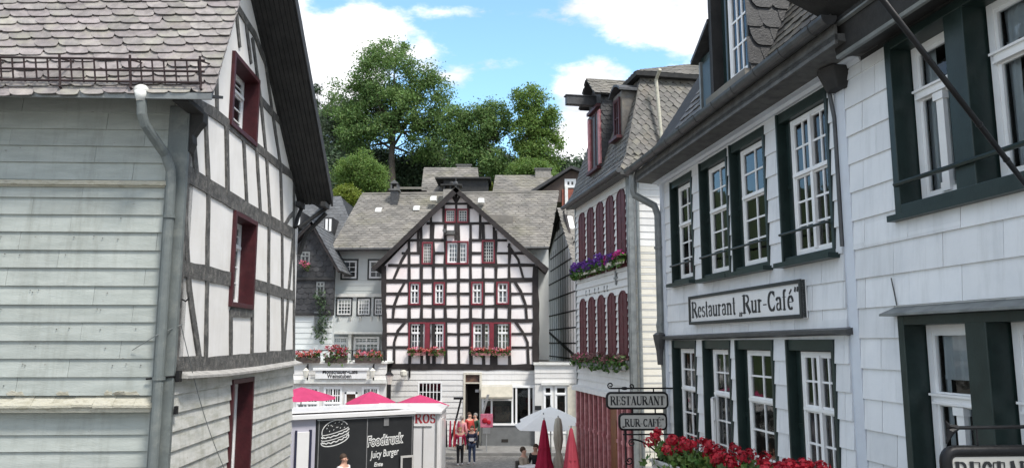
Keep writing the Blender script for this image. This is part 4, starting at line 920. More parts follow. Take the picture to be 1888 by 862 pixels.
for k, a in enumerate([.12, .55, .95, 1.9, 2.35, 2.8, 3.3, 3.8, 4.3, 4.8, 5.3]):
    m = MB(); m.wbox(RW, a, a+.12, 0, 3.28, .03, .12); m.wbox(RW, a-.02, a+.14, 0, .25, .03, .14); m.wbox(RW, a-.02, a+.14, 2.1, 2.2, .03, .14); m.build('column', 'column_rose', rb, bevel=.004)
m = MB(); m.wbox(RW, 1.15, 1.8, 0, 3.0, .03, .07); m.wbox(RW, 1.24, 1.7, 1.6, 2.7, .07, .085); m.wbox(RW, 1.24, 1.7, .3, 1.4, .07, .085); m.build('door', 'door_brown', rb, bevel=.004)
# mansard
def mans(z0, o0, z1, o1, mat_m, bkm, flare=False):
    A = RW.p(LEN+o0*.6, z0, o0); B = RW.p(-o0, z0, o0); C = RW.p(-o1, z1, o1); D = RW.p(LEN+o1*.6, z1, o1)
    slates(mat_m, [A, B, C, D], .22, .16, style='round', lift=.022, back=bkm, jit=.06)
    A = RW.p(-o0, z0, o0); B = RW.p(-o0, z0, -7); C = RW.p(-o1, z1, -7); D = RW.p(-o1, z1, o1)
    slates(mat_m, [A, B, C, D], .24, .17, style='diamond', lift=.022, back=bkm, jit=.05)
m = MB(); bk = MB()
mans(9.62, .36, 10.1, .08, m, bk); mans(10.1, .08, 12.72, -.72, m, bk)
m.build('mansard_slates', 'slate_mid', rb, norm=False); bk.build('roof_boarding', 'soffit', rb)
m = MB(); m.prism([RW.p(LEN,9.55,0), RW.p(-.34,9.55,0), RW.p(-.34,9.5,.34), RW.p(LEN,9.5,.34)], [RW.p(LEN,9.62,0), RW.p(-.34,9.62,0), RW.p(-.34,9.62,.38), RW.p(LEN,9.62,.38)])
m.prism([RW.p(-.0,9.5,-.0), RW.p(-.0,9.5,-7), RW.p(-.34,9.5,-7), RW.p(-.34,9.5,.34)], [RW.p(0,9.62,0), RW.p(-.0,9.62,-7), RW.p(-.38,9.62,-7), RW.p(-.38,9.62,.38)])
m.build('eave', 'soffit_grey', rb)
m = MB(); m.tube([RW.p(LEN+.2,9.60,.43), RW.p(-.42,9.60,.43)], .07, 8); m.build('gutter', 'dark_zinc', rb)
m = MB(); z = 12.72; o = -.50
m.prism([RW.p(-o,z,o), RW.p(-o,z,-7), RW.p(LEN,z,-7), RW.p(LEN,z,o)], [RW.p(-o-.02,z+.12,o+.02), RW.p(-o-.02,z+.12,-7), RW.p(LEN,z+.12,-7), RW.p(LEN,z+.12,o+.02)]); m.build('upper_eave', 'soffit', rb)
m = MB(); bk = MB()
slates(m, [RW.p(LEN,z+.12,o), RW.p(-o,z+.12,o), RW.p(2.2,z+1.15,-3.2), RW.p(LEN,z+1.15,-3.2)], .24, .18, lift=.02, back=bk)
slates(m, [RW.p(-o,z+.12,o), RW.p(-o,z+.12,-7), RW.p(2.2,z+1.15,-7), RW.p(2.2,z+1.15,-3.2)], .24, .18, lift=.02, back=bk)
m.build('upper_roof', 'slate_light', rb, norm=False); bk.build('roof_boarding', 'soffit', rb)
pipe('downpipe', 'ledge_wood', rb, [RW.p(-.1,12.7,-1.0), RW.p(.22,12.5,-1.0), RW.p(-.12,10.3,-1.0), RW.p(-.2,9.9,-1.0)], .05)
# hoist dormer
ds0, ds1 = 2.3, 3.7; dz0, dz1, dzr = 10.2, 12.75, 13.35; dmid = (ds0+ds1)/2
m = MB(); m.wprism(RW, [(ds0,9.9),(ds1,9.9),(ds1,dz1),(dmid,dzr),(ds0,dz1)], .02, -.12); dmr = m.build('dormer', 'slate_dark', rb)
kk = RW.perp(ds0, n=(0,-1)); m = MB(); bk = MB(); slates(m, [kk.p(-.02,9.9), kk.p(1.7,9.9), kk.p(1.7,dz1), kk.p(-.02,dz1)], .2, .15, style='german', lift=.022, back=bk, backt=.06); m.build('cheek', 'slate_dark', dmr, norm=False); bk.build('cheek', 'soffit', dmr)
kk = RW.perp(ds1, n=(0,1)); m = MB(); m.wbox(kk, -.02, 1.7, 9.9, dz1, -.06, 0); m.build('cheek', 'slate_dark', dmr)
m = MB(); bk = MB()
slates(m, [RW.p(ds0-.2,dz1-.1,.3), RW.p(ds0-.2,dz1-.1,-2.2), RW.p(dmid,dzr+.08,-2.2), RW.p(dmid,dzr+.08,.3)], .2, .15, lift=.02, back=bk)
slates(m, [RW.p(ds1+.2,dz1-.1,-2.2), RW.p(ds1+.2,dz1-.1,.3), RW.p(dmid,dzr+.08,.3), RW.p(dmid,dzr+.08,-2.2)], .2, .15, lift=.02, back=bk)
m.build('dormer_roof', 'slate_light', dmr, norm=False); bk.build('dormer_roof', 'soffit', dmr)
m = MB(); m.wbox(RW, dmid-.11, dmid+.11, 12.5, 12.78, -.3, 1.0); m.wbox(RW, dmid-.14, dmid+.14, 12.78, 12.82, -.3, 1.04); m.build('hoist_beam', 'slate_dark', dmr, bevel=.01)
w = window(RW, rb, ds0+.28, ds1-.28, 10.4, 12.3, .03, frame='oxblood', cols=2, rows=3, trans=0, leafs=2, fw=.07, th=.08); w.parent = dmr
for a in (ds0+.0, ds1-.26):
    m = MB(); m.wbox(RW, a+.02, a+.24, 10.45, 12.2, .03, .09); m.build('shutter', 'column_rose', dmr)
m = MB(); m.wbox(RW, ds0+.1, ds1-.1, 10.3, 10.4, 0, .18); m.wbox(RW, ds0+.1, ds1-.1, 12.32, 12.42, 0, .14); m.build('sill', 'oxblood', dmr)
# small dormer
e0_, e1_ = .75, 1.55
m = MB(); m.wbox(RW, e0_, e1_, 10.7, 12.3, -1.4, -.12); dm2 = m.build('dormer', 'slate_mid', rb)
m = MB(); bk = MB(); pts_ = [(-.12,12.28),(.15,12.45),(.4,12.52),(.65,12.45),(.92,12.28)]
m.prism([RW.p(e0_-.02+a,z,-.0) for a, z in pts_]+[RW.p(e0_-.02+a,z+.07,-.0) for a, z in reversed(pts_)], [RW.p(e0_-.02+a,z,-1.3) for a, z in pts_]+[RW.p(e0_-.02+a,z+.07,-1.3) for a, z in reversed(pts_)]); m.build('dormer_roof', 'slate_dark', dm2)
w = window(RW, rb, e0_+.14, e1_-.14, 10.95, 12.15, -.06, frame='oxblood', cols=2, rows=2, trans=0, leafs=1, fw=.06, th=.06); w.parent = dm2
m = MB(); m.wbox(RW, e0_+.02, e1_-.02, 10.86, 10.95, -.12, .06); m.build('sill', 'oxblood', dm2)
# flower boxes
flowers('flower_box', 'window box full of purple petunias under the upper red shutters of the townhouse', 'window boxes on the townhouse', RW.p(2.0,7.18,.18), RW.p(5.5,7.22,.18), .40, 'petal_purple', n=42, size=.085, petals=20, boxmat='cream_trim')
flowers('flower_box', 'window box of magenta petunias at the near end of the upper shutters', 'window boxes on the townhouse', RW.p(.12,7.2,.18), RW.p(1.85,7.2,.18), .36, 'petal_magenta', n=20, size=.085, petals=20, mix='petal_purple', boxmat='cream_trim')
flowers('flower_box', 'long window box of faded dusty pink flowers under the lower red shutters', 'window boxes on the townhouse', RW.p(.15,4.25,.2), RW.p(5.4,4.25,.2), .42, 'petal_dusty', n=55, size=.075, petals=16, mix='petal_pink', boxmat='shop_grey')
# carved emblem and house lettering under the upper box
m = MB(); m.wbox(RW, 1.1, 1.2, 6.55, 6.95, .02, .06); m.wbox(RW, 1.0, 1.3, 6.72, 6.78, .02, .062); m.build('ornament', 'zinc', rb)
for x in (2.0, 2.3, 2.9, 3.3, 3.9, 4.3): m = MB(); m.wbox(RW, x, x+.05, 6.42, 6.6, .02, .04); m.build('wall_anchor', 'zinc', rb)

# ================================================================== BIG HALF-TIMBERED GABLE
HTW = Wall(846, 37, O=(0,37), u=(1,0), n=(0,-1))
ht = thing('half_timbered_house', 'tall black and white half-timbered gable house with red windows in the middle of the square', 'house', (HTW.at(846,817)[0], 37, 0))
def hp(cx, cy): return HTW.at(690+cx*.4294, 330+cy*.4292)      # crop grid to wall
def hx(cx): return hp(cx, 400)[0]
def hzv(cy): return hp(360, cy)[1]
wins = [  # (l, r, t, b, leafs, cols, rows, frame, trans)
 (152,228,614,738,'d'),(236,308,614,738,'d'),(420,502,614,738,'d'),(508,588,614,738,'d'),
 (150,200,442,540,'s'),(256,305,442,540,'s'),(416,468,440,540,'s'),(524,579,440,538,'s'),
 (203,250,270,366,'r'),(461,518,262,362,'r'),(306,404,266,366,'c'),(300,348,127,188,'t'),(354,402,127,188,'t')]
WR = [(hx(l), hx(r), hzv(b), hzv(t), k) for l, r, t, b, k in wins]
yb = hzv(805)
vL, vA, vR = hp(10,376), hp(352,42), hp(738,380)
m = MB(); m.whole(HTW, [(hx(42),yb),(hx(700),yb),(hx(700),hzv(360)),(hx(352),hzv(50)),(hx(42),hzv(372))], [w[:4] for w in WR], 0, -.2); m.build('plaster', 'plaster_pink', ht)
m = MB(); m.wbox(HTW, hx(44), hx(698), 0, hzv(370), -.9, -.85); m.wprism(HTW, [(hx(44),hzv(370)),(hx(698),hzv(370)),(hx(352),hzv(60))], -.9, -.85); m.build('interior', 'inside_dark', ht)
m = MB()
def hb(pts, w=.17, d=.035, j=.12):
    P = []
    for p in pts:
        q = hp(*p)
        if P:
            a = P[-1]; n = max(1, int((Vector(q)-Vector(a)).length/.6))
            for i in range(1, n): P.append((a[0]+(q[0]-a[0])*i/n+random.uniform(-.022,.022), a[1]+(q[1]-a[1])*i/n+random.uniform(-.022,.022)))
        P.append(q)
    m.wbeam(HTW, P, w, -.01, d+random.uniform(0,.006), .2)
hb([(42,803),(712,808)],.28); hb([(44,606),(692,606)],.20); hb([(40,438),(692,432)],.20)
# horizontals, interrupted by windows
def hrow(y, x0, x1, w=.13, skip=()):
    x = x0; 
    for a, b in sorted(skip)+[(x1, x1)]:
        if a > x: hb([(x,y),(a,y)], w)
        x = b
DW = [(150,310),(418,590)]; SW = [(150,202),(254,307),(414,470),(522,581)]; TW = [(201,252),(304,406),(459,520)]
hrow(722, 48, 690, skip=DW); hrow(664, 48, 690, skip=DW)
hrow(546, 46, 690, .15); hrow(492, 46, 690, skip=SW)
hrow(370, 60, 690, .15); hrow(318, 118, 650, skip=TW); hrow(263, 150, 570, .14, skip=[(303,407)]); hrow(190, 225, 515, .13); hrow(122, 275, 430, .12, skip=[(298,404)]); hrow(106, 300, 400, .1)
for x in (150,202,254,306,362,414,468,522,580):
    ti = 45+ (abs(x-352)/342*325) + 14
    hb([(x+2, 800),(x+1, 606)], .15); hb([(x, 606),(x, 434)], .15)
    hb([(x, 434),(x+(-1), max(ti, 190 if x not in (306,) else 190))], .14)
hb([(352,190),(352,60)],.13); hb([(228,606),(232,800)],.22); hb([(504,606),(508,800)],.24); hb([(298,190),(298,100)],.12); hb([(404,190),(404,105)],.12); hb([(244,262),(244,160)],.12); hb([(454,262),(454,150)],.12); hb([(350,262),(350,190)],.12); hb([(190,320),(190,215)],.11); hb([(513,262),(513,205)],.11)
hb([(46,806),(40,372)],.22,.05); hb([(693,806),(693,372)],.30,.05)
for P in ([(133,440),(105,490),(85,545),(80,604)],[(134,612),(102,650),(86,700),(85,798)],[(600,436),(628,480),(650,540),(655,604)],[(606,612),(640,660),(658,700),(662,798)],[(148,300),(118,350),(82,434)],[(575,285),(618,345),(640,425)],[(352,100),(330,60)],[(352,100),(374,62)]): hb(P, .13, .04)
m.build('timber_frame', 'black_timber', ht)
m = MB(); m.box(hx(700)-.2,hx(700)-.01,37.03,43.2,0,hzv(372)); m.build('side_wall', 'plaster_pink', ht)
# windows
for (a, b, c, e, k) in WR:
    if k == 'c': w = window(HTW, ht, a+.08, b-.05, c+.05, e-.05, -.03, cols=3, rows=4, trans=0, leafs=2, fw=.07, mw=.03, curtain='full')
    elif k == 'd': w = window(HTW, ht, a+.08, b-.06, c+.04, e-.06, -.03, cols=2, rows=2, trans=.36, leafs=2, fw=.06, mw=.03, uprows=2, curtain='half')
    elif k == 's': w = window(HTW, ht, a+.07, b-.06, c+.04, e-.06, -.03, cols=1, rows=2, trans=.36, leafs=2, fw=.055, mw=.03, uprows=1, curtain='half')
    elif k == 'r': w = window(HTW, ht, a+.07, b-.06, c+.04, e-.05, -.03, frame='white_dirty', cols=4, rows=6, trans=0, leafs=1, fw=.03, mw=.028)
    else: w = window(HTW, ht, a+.07, b-.06, c+.05, e-.07, -.03, frame='white_dirty', cols=4, rows=4, trans=0, leafs=1, fw=.03, mw=.028)
    casing(HTW, w, a, b, c, e, .055, .12, .075, 'red_paint')
for l, r in ((228,238),(500,512)):
    m = MB(); m.wbox(HTW, hx(l), hx(r), hzv(738), hzv(614), -.02, .06); m.build('post', 'red_paint', ht)
# roof of the gable, verge boards
m = MB(); bk = MB()
for A_, B_ in ((vL, vA), (vA, vR)):
    pass
A_ = (vL[0]-.15, vL[1]-.1); C_ = (vA[0], vA[1]); B_ = (vR[0]+.1, vR[1]-.1)
slates(m, [HTW.p(A_[0],A_[1],-6), HTW.p(A_[0],A_[1],.45), HTW.p(C_[0],C_[1],.45), HTW.p(C_[0],C_[1],-6)], .26, .2, lift=.02, back=bk, backt=.1)
slates(m, [HTW.p(B_[0],B_[1],.45), HTW.p(B_[0],B_[1],-6), HTW.p(C_[0],C_[1],-6), HTW.p(C_[0],C_[1],.45)], .26, .2, lift=.02, back=bk, backt=.1)
m.build('roof', 'slate_mid', ht, norm=False); bk.build('soffit', 'soffit', ht)
m = MB()
for P in ([A_, C_], [C_, B_]):
    t_ = (Vector(P[1])-Vector(P[0])).normalized(); nn = Vector((-t_.y, t_.x)); nn = nn if nn.y > 0 else -nn; w = .20
    q0, q1 = Vector(P[0]), Vector(P[1]); m.wprism(HTW, [tuple(q0-nn*w),tuple(q1-nn*w*1.3+Vector((0,0))),tuple(q1+nn*.0),tuple(q0+nn*.0)], .42, .47)
m.build('bargeboard', 'black_timber', ht)
m = MB(); m.tube([HTW.p(hx(306),hzv(232),.02), HTW.p(hx(306),hzv(232),.9)], .1, 6); m.wbox(HTW, hx(300), hx(345), hzv(242), hzv(226), .02, .5); m.build('hoist_beam', 'soffit_grey', ht)
m = MB(); m.ball(HTW.p(vA[0],vA[1]+.2,.3), .12, n=8); m.tube([HTW.p(vA[0],vA[1]-.1,.3), HTW.p(vA[0],vA[1]+.5,.3)], [.05,.015], 6); m.build('finial', 'dark_zinc', ht)
# ground floor
gx = lambda px: HTW.at(px, 740)[0]
gz = lambda py: HTW.at(850, py)[1]
gh = [(gx(770),gx(815),gz(741),gz(703)), (gx(858),gx(884),0,gz(690)), (gx(893),gx(982),1.0,gz(712))]
m = MB(); boards(m, HTW, gx(707), gx(990), 0, yb-.15, .26, gh, d=0, t=.025); m.whole(HTW, [(gx(707),0),(gx(990),0),(gx(990),yb-.1),(gx(707),yb-.1)], gh, -.008, -.25); m.build('boards', 'grey_white_boards', ht)
w = window(HTW, ht, gh[0][0], gh[0][1], gh[0][2], gh[0][3], .03, cols=6, rows=2, trans=0, leafs=1, fw=.05, mw=.035, sill=.08)
m = MB(); a, b, c, e = gh[1]
m.wbox(HTW,a-.1,a,0,e+.1,-.1,.06); m.wbox(HTW,b,b+.1,0,e+.1,-.1,.06); m.wbox(HTW,a,b,e,e+.1,-.1,.06); m.wbox(HTW,a,b,e-.42,e-.36,-.1,.05); df_ = m.build('door_frame', 'cream_trim', ht, bevel=.005)
m = MB(); m.wbox(HTW,a,b,e-.36,e,-.06,-.03); m.build('transom_pane', 'inside_warm', df_)
m = MB(); m.hexa([HTW.p(a+.03,0,-.1),HTW.p(a+.07,0,-.1),HTW.p(a+.07,0,-.75),HTW.p(a+.03,0,-.75)],[HTW.p(a+.03,e-.43,-.1),HTW.p(a+.07,e-.43,-.1),HTW.p(a+.07,e-.43,-.75),HTW.p(a+.03,e-.43,-.75)]); m.build('door', 'inside_dark', ht)
m = MB(); m.box(a+.45,a+.62,37.4,37.45,e-.85,e-.72); m.build('notice', 'sign_white', ht)
# bay shopfront with grey plinth and little lean-to roof
a, b = gx(889), gx(985)
m = MB(); m.wbox(HTW, a, b, 0, 1.05, .0, .55); m.wbox(HTW, a-.04, b+.04, 0, .14, 0, .6); m.wbox(HTW, b, gx(1012), 0, 1.0, 0, .3); sf = m.build('plinth', 'shop_grey', ht, bevel=.01)
m = MB(); m.wbox(HTW, gx(925), gx(937), .28, .42, .54, .56); m.build('vent', 'inside_dark', sf)
m = MB(); bz = gz(712)
for x in (a, a+.42, gx(943), gx(950), b-.3, b-.09): m.wbox(HTW, x, x+.09, 1.1, bz, .42, .52)
m.wbox(HTW, a-.03, b+.03, 1.05, 1.13, 0, .6); m.wbox(HTW, a, b, bz-.02, bz+.08, 0, .55); m.wbox(HTW, a+.09, gx(943), bz-.62, bz-.55, .43, .5); shf = m.build('shop_window', 'white_paint', ht)
m = MB(); m.wbox(HTW, a+.02, b-.02, 1.12, bz, .44, .455); m.build('pane', 'glass', shf)
m = MB(); m.wbox(HTW, a+.5, gx(943)-.1, 1.15, 1.9, .1, .16)
for i in range(7): m.wbox(HTW, a+.6+i*.16, a+.7+i*.16, 1.3+.12*(i%3), 1.5+.12*(i%3), .16, .2)
m.build('display', 'inside_warm', shf)
m = MB(); m.prism([HTW.p(a-.02,bz+.06,.5), HTW.p(a-.02,bz+.12,.5), HTW.p(a-.02,bz-.42,.95), HTW.p(a-.02,bz-.5,.93)], [HTW.p(gx(943)+.05,bz+.06,.5), HTW.p(gx(943)+.05,bz+.12,.5), HTW.p(gx(943)+.05,bz-.42,.95), HTW.p(gx(943)+.05,bz-.5,.93)]); m.build('awning', 'cream_fabric', ht)

# ------------------------------------------------------------------ small shop right of the gable house
KW = Wall(O=(0,36.2), u=(1,0), n=(0,-1)); kx = lambda px: KW.at(px, 740)[0]; kz = lambda py: KW.at(1020, py)[1]
ks = thing('corner_shop', 'low white boarded shop with dark display windows right of the half-timbered gable', 'shop', (kx(1020), 36.2, 0))
kh = [(kx(1002),kx(1019),.7,kz(710)),(kx(1023),kx(1046),.7,kz(710))]
m = MB(); m.whole(KW, [(kx(986),0),(kx(1082),0),(kx(1082),kz(672)),(kx(986),kz(672))], kh, -.01, -.25); boards(m, KW, kx(986), kx(1082), kz(706), kz(672), .24, kh, d=0, t=.025); m.build('wall', 'grey_white_boards', ks)
m = MB(); m.wbox(KW, kx(984), kx(1084), kz(672), kz(668), -3, .12); m.wbox(KW, kx(998), kx(1050), kz(709), kz(704), 0, .14); m.build('cornice', 'white_dirty', ks)
for a_, b_, c_, e_ in kh: window(KW, ks, a_, b_, c_, e_, .02, cols=1, rows=1, trans=.18, leafs=1, fw=.07)
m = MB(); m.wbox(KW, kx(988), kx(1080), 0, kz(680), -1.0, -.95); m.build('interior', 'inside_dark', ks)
m = MB(); m.wbox(KW, kx(1026), kx(1040), kz(760), kz(742), -.5, -.45); m.build('display', 'inside_warm', ks)
m = MB(); m.wbox(KW, kx(986), kx(998), kz(755), kz(747), .03, .05); m.build('notice', 'sign_ink', ks)
m = MB(); m.wbox(KW, kx(1046), kx(1064), 0, kz(712), .02, .10); m.build('pilaster', 'cream_trim', ks, bevel=.01)

# ------------------------------------------------------------------ lattice fronted house in the side lane
AW = Wall(1068, 36.6, 810); ax = lambda px: AW.s_(px, 600)
lt = thing('half_timbered_house', 'narrow white house with dense black timber lattice in the side lane between gable and townhouse', 'house', (AW.p(0,0).x, AW.p(0,0).y, 0))
s1 = ax(1008); zr = AW.z_(1036,392)
m = MB(); m.wprism(AW, [(-1,0),(s1,0),(s1,AW.z_(1009,480)),(ax(1028),AW.z_(1028,410)),(ax(1036),zr),(ax(1047),AW.z_(1047,397)),(0,AW.z_(1068,500)),(-1,AW.z_(1068,520))], 0, -.3); m.build('plaster', 'plaster_lane', lt)
m = MB()
for py in (420, 452, 478, 506, 540, 574, 604, 632, 660):   # measured at px 1050
    z = AW.z_(1050, py); lim = s1 if py > 478 else (ax(1016) if py > 440 else ax(1024)); l0 = -.9 if py > 500 else (ax(1062) if py > 450 else ax(1052))
    m.wbeam(AW, [(l0,z),(lim,z)], .075, -.01, .016)
k = -.9
while k < s1+.01:
    top = AW.z_(1009,480) if k > ax(1014) else (zr-.2 if ax(1050) < k < ax(1030) else AW.z_(1050,440))
    if k < ax(1060): top = AW.z_(1050, 500)
    m.wbeam(AW, [(k,3.9),(k,top)], .05 if k > -.8 else .15, -.01, .012); k += (s1+.9)/15
m.wbeam(AW, [(s1-.1,AW.z_(1010,608)),(ax(1060),AW.z_(1060,655))], .14, -.01, .045)
m.wbeam(AW, [(s1,AW.z_(1009,480)),(ax(1028),AW.z_(1028,408)),(ax(1036),zr)], .2, -.01, .1); m.wbeam(AW, [(ax(1036),zr),(ax(1047),AW.z_(1047,397)),(0,AW.z_(1068,500))], .18, -.01, .1)
m.build('timber_frame', 'black_timber', lt)
m = MB(); zw = AW.z_(1036,418)
m.wbox(AW, ax(1033), ax(1027), zw, zw+.75, .03, .06); m.wbox(AW, ax(1044), ax(1039), zw, zw+.75, .03, .06); m.build('window', 'inside_dark', lt)
m = MB(); bk = MB()
slates(m, [AW.p(-1.6,AW.z_(1068,520),.3), AW.p(-1.6,AW.z_(1068,520),-5), AW.p(ax(1040),zr+.2,-5), AW.p(ax(1040),zr+.2,.3)], .3, .22, lift=.02, back=bk)
slates(m, [AW.p(s1+.3,AW.z_(1009,480)-.2,-5), AW.p(s1+.3,AW.z_(1009,480)-.2,.3), AW.p(ax(1040),zr+.2,.3), AW.p(ax(1040),zr+.2,-5)], .3, .22, lift=.02, back=bk)
m.build('roof', 'slate_light', lt, norm=False); bk.build('roof', 'soffit', lt)
# grey passage wall between the two
t = thing('lane_building', 'shaded grey boarded wall in the gap right of the half-timbered gable', 'house', at(1000,700,40).to_tuple())
m = MB(); FW = Wall(O=(0,39.5), u=(1,0), n=(0,-1)); boards(m, FW, FW.s_(975,600), FW.s_(1012,600), 0, FW.z_(1000,455), .3, d=0, t=.02); m.build('boards', 'planter_grey', t)
m = MB(); m.wbox(FW, FW.s_(975,600), FW.s_(1012,600), FW.z_(1000,478), FW.z_(1000,460), .02, .05); m.wbox(FW, FW.s_(975,600), FW.s_(1012,600), 0, FW.z_(1000,455), -2, -.01); m.build('band', 'soffit', t)

# ------------------------------------------------------------------ house with the big roof behind, and its terrace cafe
BW = Wall(O=(0,39), u=(1,0), n=(0,-1)); bx = lambda px: BW.at(px, 560)[0]; bz_ = lambda py: BW.at(660, py)[1]
bh = thing('slate_roofed_house', 'pale grey-green house left of the gable under a long weathered slate roof', 'house', (bx(660), 39, 0))
wn = [(bx(629),bx(656),bz_(513),bz_(480)),(bx(679),bx(705),bz_(513),bz_(480))]
m = MB(); m.whole(BW, [(bx(614),0),(bx(720),0),(bx(720),bz_(456)),(bx(614),bz_(456))], wn, -.01, -.25); boards(m, BW, bx(614), bx(720), bz_(545), bz_(460), .27, wn, d=0, t=.02); m.build('boards', 'cool_boards', bh)
m = MB(); m.wbox(BW, bx(700), bx(1012), 4, bz_(458), -.3, -.02); m.build('rear_wall', 'cool_boards', bh); m = MB(); m.wbox(BW, bx(614), bx(1012), 0, bz_(470), -1.5, -1.4); m.build('rear_wall', 'shop_grey', bh)
for q in wn: w = window(BW, bh, *q, .02, cols=2, rows=3, trans=0, leafs=1, fw=.06, mw=.035); casing(BW, w, q[0]-.08, q[1]+.08, q[2]-.08, q[3]+.08, .05, .0, .08, 'sign_frame')
# jettied middle storey
JW = Wall(O=(0,38.4), u=(1,0), n=(0,-1)); jx = lambda px: JW.at(px, 560)[0]; jz = lambda py: JW.at(660, py)[1]
wj = [(jx(620),jx(650),jz(582),jz(548)),(jx(658),jx(684),jz(582),jz(548)),(jx(689),jx(712),jz(582),jz(548))]
m = MB(); m.whole(JW, [(jx(610),jz(613)),(jx(716),jz(613)),(jx(716),jz(543)),(jx(610),jz(543))], wj, 0, -.4); m.build('jetty_wall', 'cool_boards', bh)
m = MB(); m.wbox(JW, jx(609), jx(716), jz(547), jz(541), -.3, .1); m.wbox(JW, jx(609), jx(716), jz(615), jz(611), -.3, .07); m.build('moulding', 'white_dirty', bh)
for q in wj: w = window(JW, bh, q[0]+.05, q[1]-.05, q[2]+.05, q[3]-.05, .01, cols=4, rows=4, trans=0, leafs=1, fw=.05, mw=.035); casing(JW, w, *q, .05, .1, .06, 'sign_frame')
for px in (624, 645, 664, 684, 697):
    m = MB(); m.prism([JW.p(jx(px),jz(583),.0), JW.p(jx(px)+.08,jz(583),.0), JW.p(jx(px)+.08,jz(583),.14), JW.p(jx(px),jz(583),.14)], [JW.p(jx(px),jz(592),.0), JW.p(jx(px)+.08,jz(592),.0), JW.p(jx(px)+.08,jz(590),.03), JW.p(jx(px),jz(590),.03)]); m.build('console', 'white_dirty', bh)
wl = [(bx(617),bx(645),bz_(655),bz_(620)),(bx(655),bx(702),bz_(655),bz_(620))]
for q in wl: window(BW, bh, *q, .15, cols=3, rows=3, trans=.35, leafs=2, fw=.07, mw=.03)
m = MB(); m.wbox(BW, bx(648), bx(653), bz_(665), bz_(614), 0, .5); m.build('post', 'white_dirty', bh)
# roof
m = MB(); bk = MB()
E0, E1, T1, T0 = at(611,458,38.2), at(1012,455,38.2), at(1030,354,43.5), at(668,358,43.5)
slates(m, [E0, E1, T1, T0], .36, .26, lift=.025, back=bk, backt=.15)
hp0 = at(611,458,38.2); slates(m, [hp0+Vector((-.3,10,0)), hp0, T0, T0+Vector((0,3,0))], .36, .26, lift=.025, back=bk, backt=.12)
m.build('roof', 'slate_light', bh, norm=False); bk.build('roof_boarding', 'soffit', bh)
m = MB(); m.tube([E0+Vector((0,-.08,-.05)), E1+Vector((0,-.08,-.05))], .08, 8); m.build('gutter', 'dark_zinc', bh)
m = MB(); m.tube([T0, T1], .1, 6); m.build('ridge', 'slate_light', bh)
for (px, py) in ((698,387),(768,384),(799,366),(887,370)):
    q = at(px,py,41.7); m = MB(); m.hexa([q+Vector((-.18,-.2,-.14)),q+Vector((.18,-.2,-.14)),q+Vector((.18,.4,-.1)),q+Vector((-.18,.4,-.1))],[q+Vector((-.16,-.15,.06)),q+Vector((.16,-.15,.06)),q+Vector((.16,.35,.22)),q+Vector((-.16,.35,.22))]); m.build('skylight', 'white_dirty', bh, bevel=.02)
def chimney(px0, px1, py0, py1, Y, parent, mat='stone', capm='soffit_grey', pot=False):
    a, b = at(px0,py0,Y), at(px1,py1,Y); m = MB(); m.box(a.x,b.x,Y,Y+.7,b.z-.8,a.z); c = m.build('chimney', mat, parent, bevel=.02)
    m = MB(); m.box(a.x-.08,b.x+.08,Y-.08,Y+.78,a.z,a.z+.1)
    if pot: m.prism([(a.x-.05,Y-.05,a.z+.4),(b.x+.05,Y-.05,a.z+.4),((a.x+b.x)/2,Y-.05,a.z+.62)],[(a.x-.05,Y+.75,a.z+.4),(b.x+.05,Y+.75,a.z+.4),((a.x+b.x)/2,Y+.75,a.z+.62)]); [m.box(x,x+.08,Y,Y+.7,a.z+.1,a.z+.4) for x in (a.x,b.x-.08)]
    m.build('chimney_cap', capm, c)
chimney(720,733,351,372,42.2,bh,'slate_dark',pot=True)
a = at(905,400,40.6); m = MB(); m.hexa([a+Vector((-.4,-.3,-.5)),a+Vector((1.2,-.3,-.5)),a+Vector((1.2,1.8,-.3)),a+Vector((-.4,1.8,-.3))],[a+Vector((-.4,-.3,.12)),a+Vector((1.2,-.3,.02)),a+Vector((1.2,1.8,.5)),a+Vector((-.4,1.8,.5))]); m.build('dormer', 'slate_light', bh)

# terrace cafe in front
TW = Wall(O=(0,35.2), u=(1,0), n=(0,-1)); tx = lambda px: TW.at(px, 690)[0]; tz = lambda py: TW.at(630, py)[1]
tc_ = thing('terrace_cafe', 'single storey white shopfront with roof terrace left of the gable house', 'cafe', (tx(630), 35.2, 0))
th_ = [(tx(548),tx(590),.7,tz(712)),(tx(598),tx(632),.7,tz(712)),(tx(637),tx(660),0,tz(722)),(tx(668),tx(700),.7,tz(712))]
m = MB(); m.whole(TW, [(tx(500),0),(tx(712),0),(tx(712),tz(668)),(tx(500),tz(668))], th_, -.01, -.2); boards(m, TW, tx(500), tx(712), tz(700), tz(669), .25, d=0, t=.022); m.build('wall', 'grey_white_boards', tc_)
m = MB(); m.wbox(TW, tx(500), tx(714), tz(706), tz(698), 0, .2); m.wbox(TW, tx(500), tx(714), tz(670), tz(666), -3, .1); m.build('cornice', 'white_dirty', tc_, bevel=.01)
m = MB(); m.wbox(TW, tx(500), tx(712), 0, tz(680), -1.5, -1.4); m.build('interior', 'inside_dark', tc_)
for i, q in enumerate(th_):
    if i == 2:
        m = MB(); m.wbox(TW, q[0], q[0]+.08, 0, q[3], -.1, .05); m.wbox(TW, q[1]-.08, q[1], 0, q[3], -.1, .05); m.wbox(TW, q[0], q[1], q[3]-.08, q[3], -.1, .05); dfm = m.build('door_frame', 'white_paint', tc_)
        m = MB(); m.wbox(TW, q[0]+.08, q[1]-.08, 0, q[3]-.08, -.12, -.06); m.build('door', 'inside_warm', dfm)
    else: window(TW, tc_, *q, .03, cols=3, rows=2, trans=.34, leafs=2, fw=.07, mw=.035, uprows=2)
m = MB()   # railing of the terrace
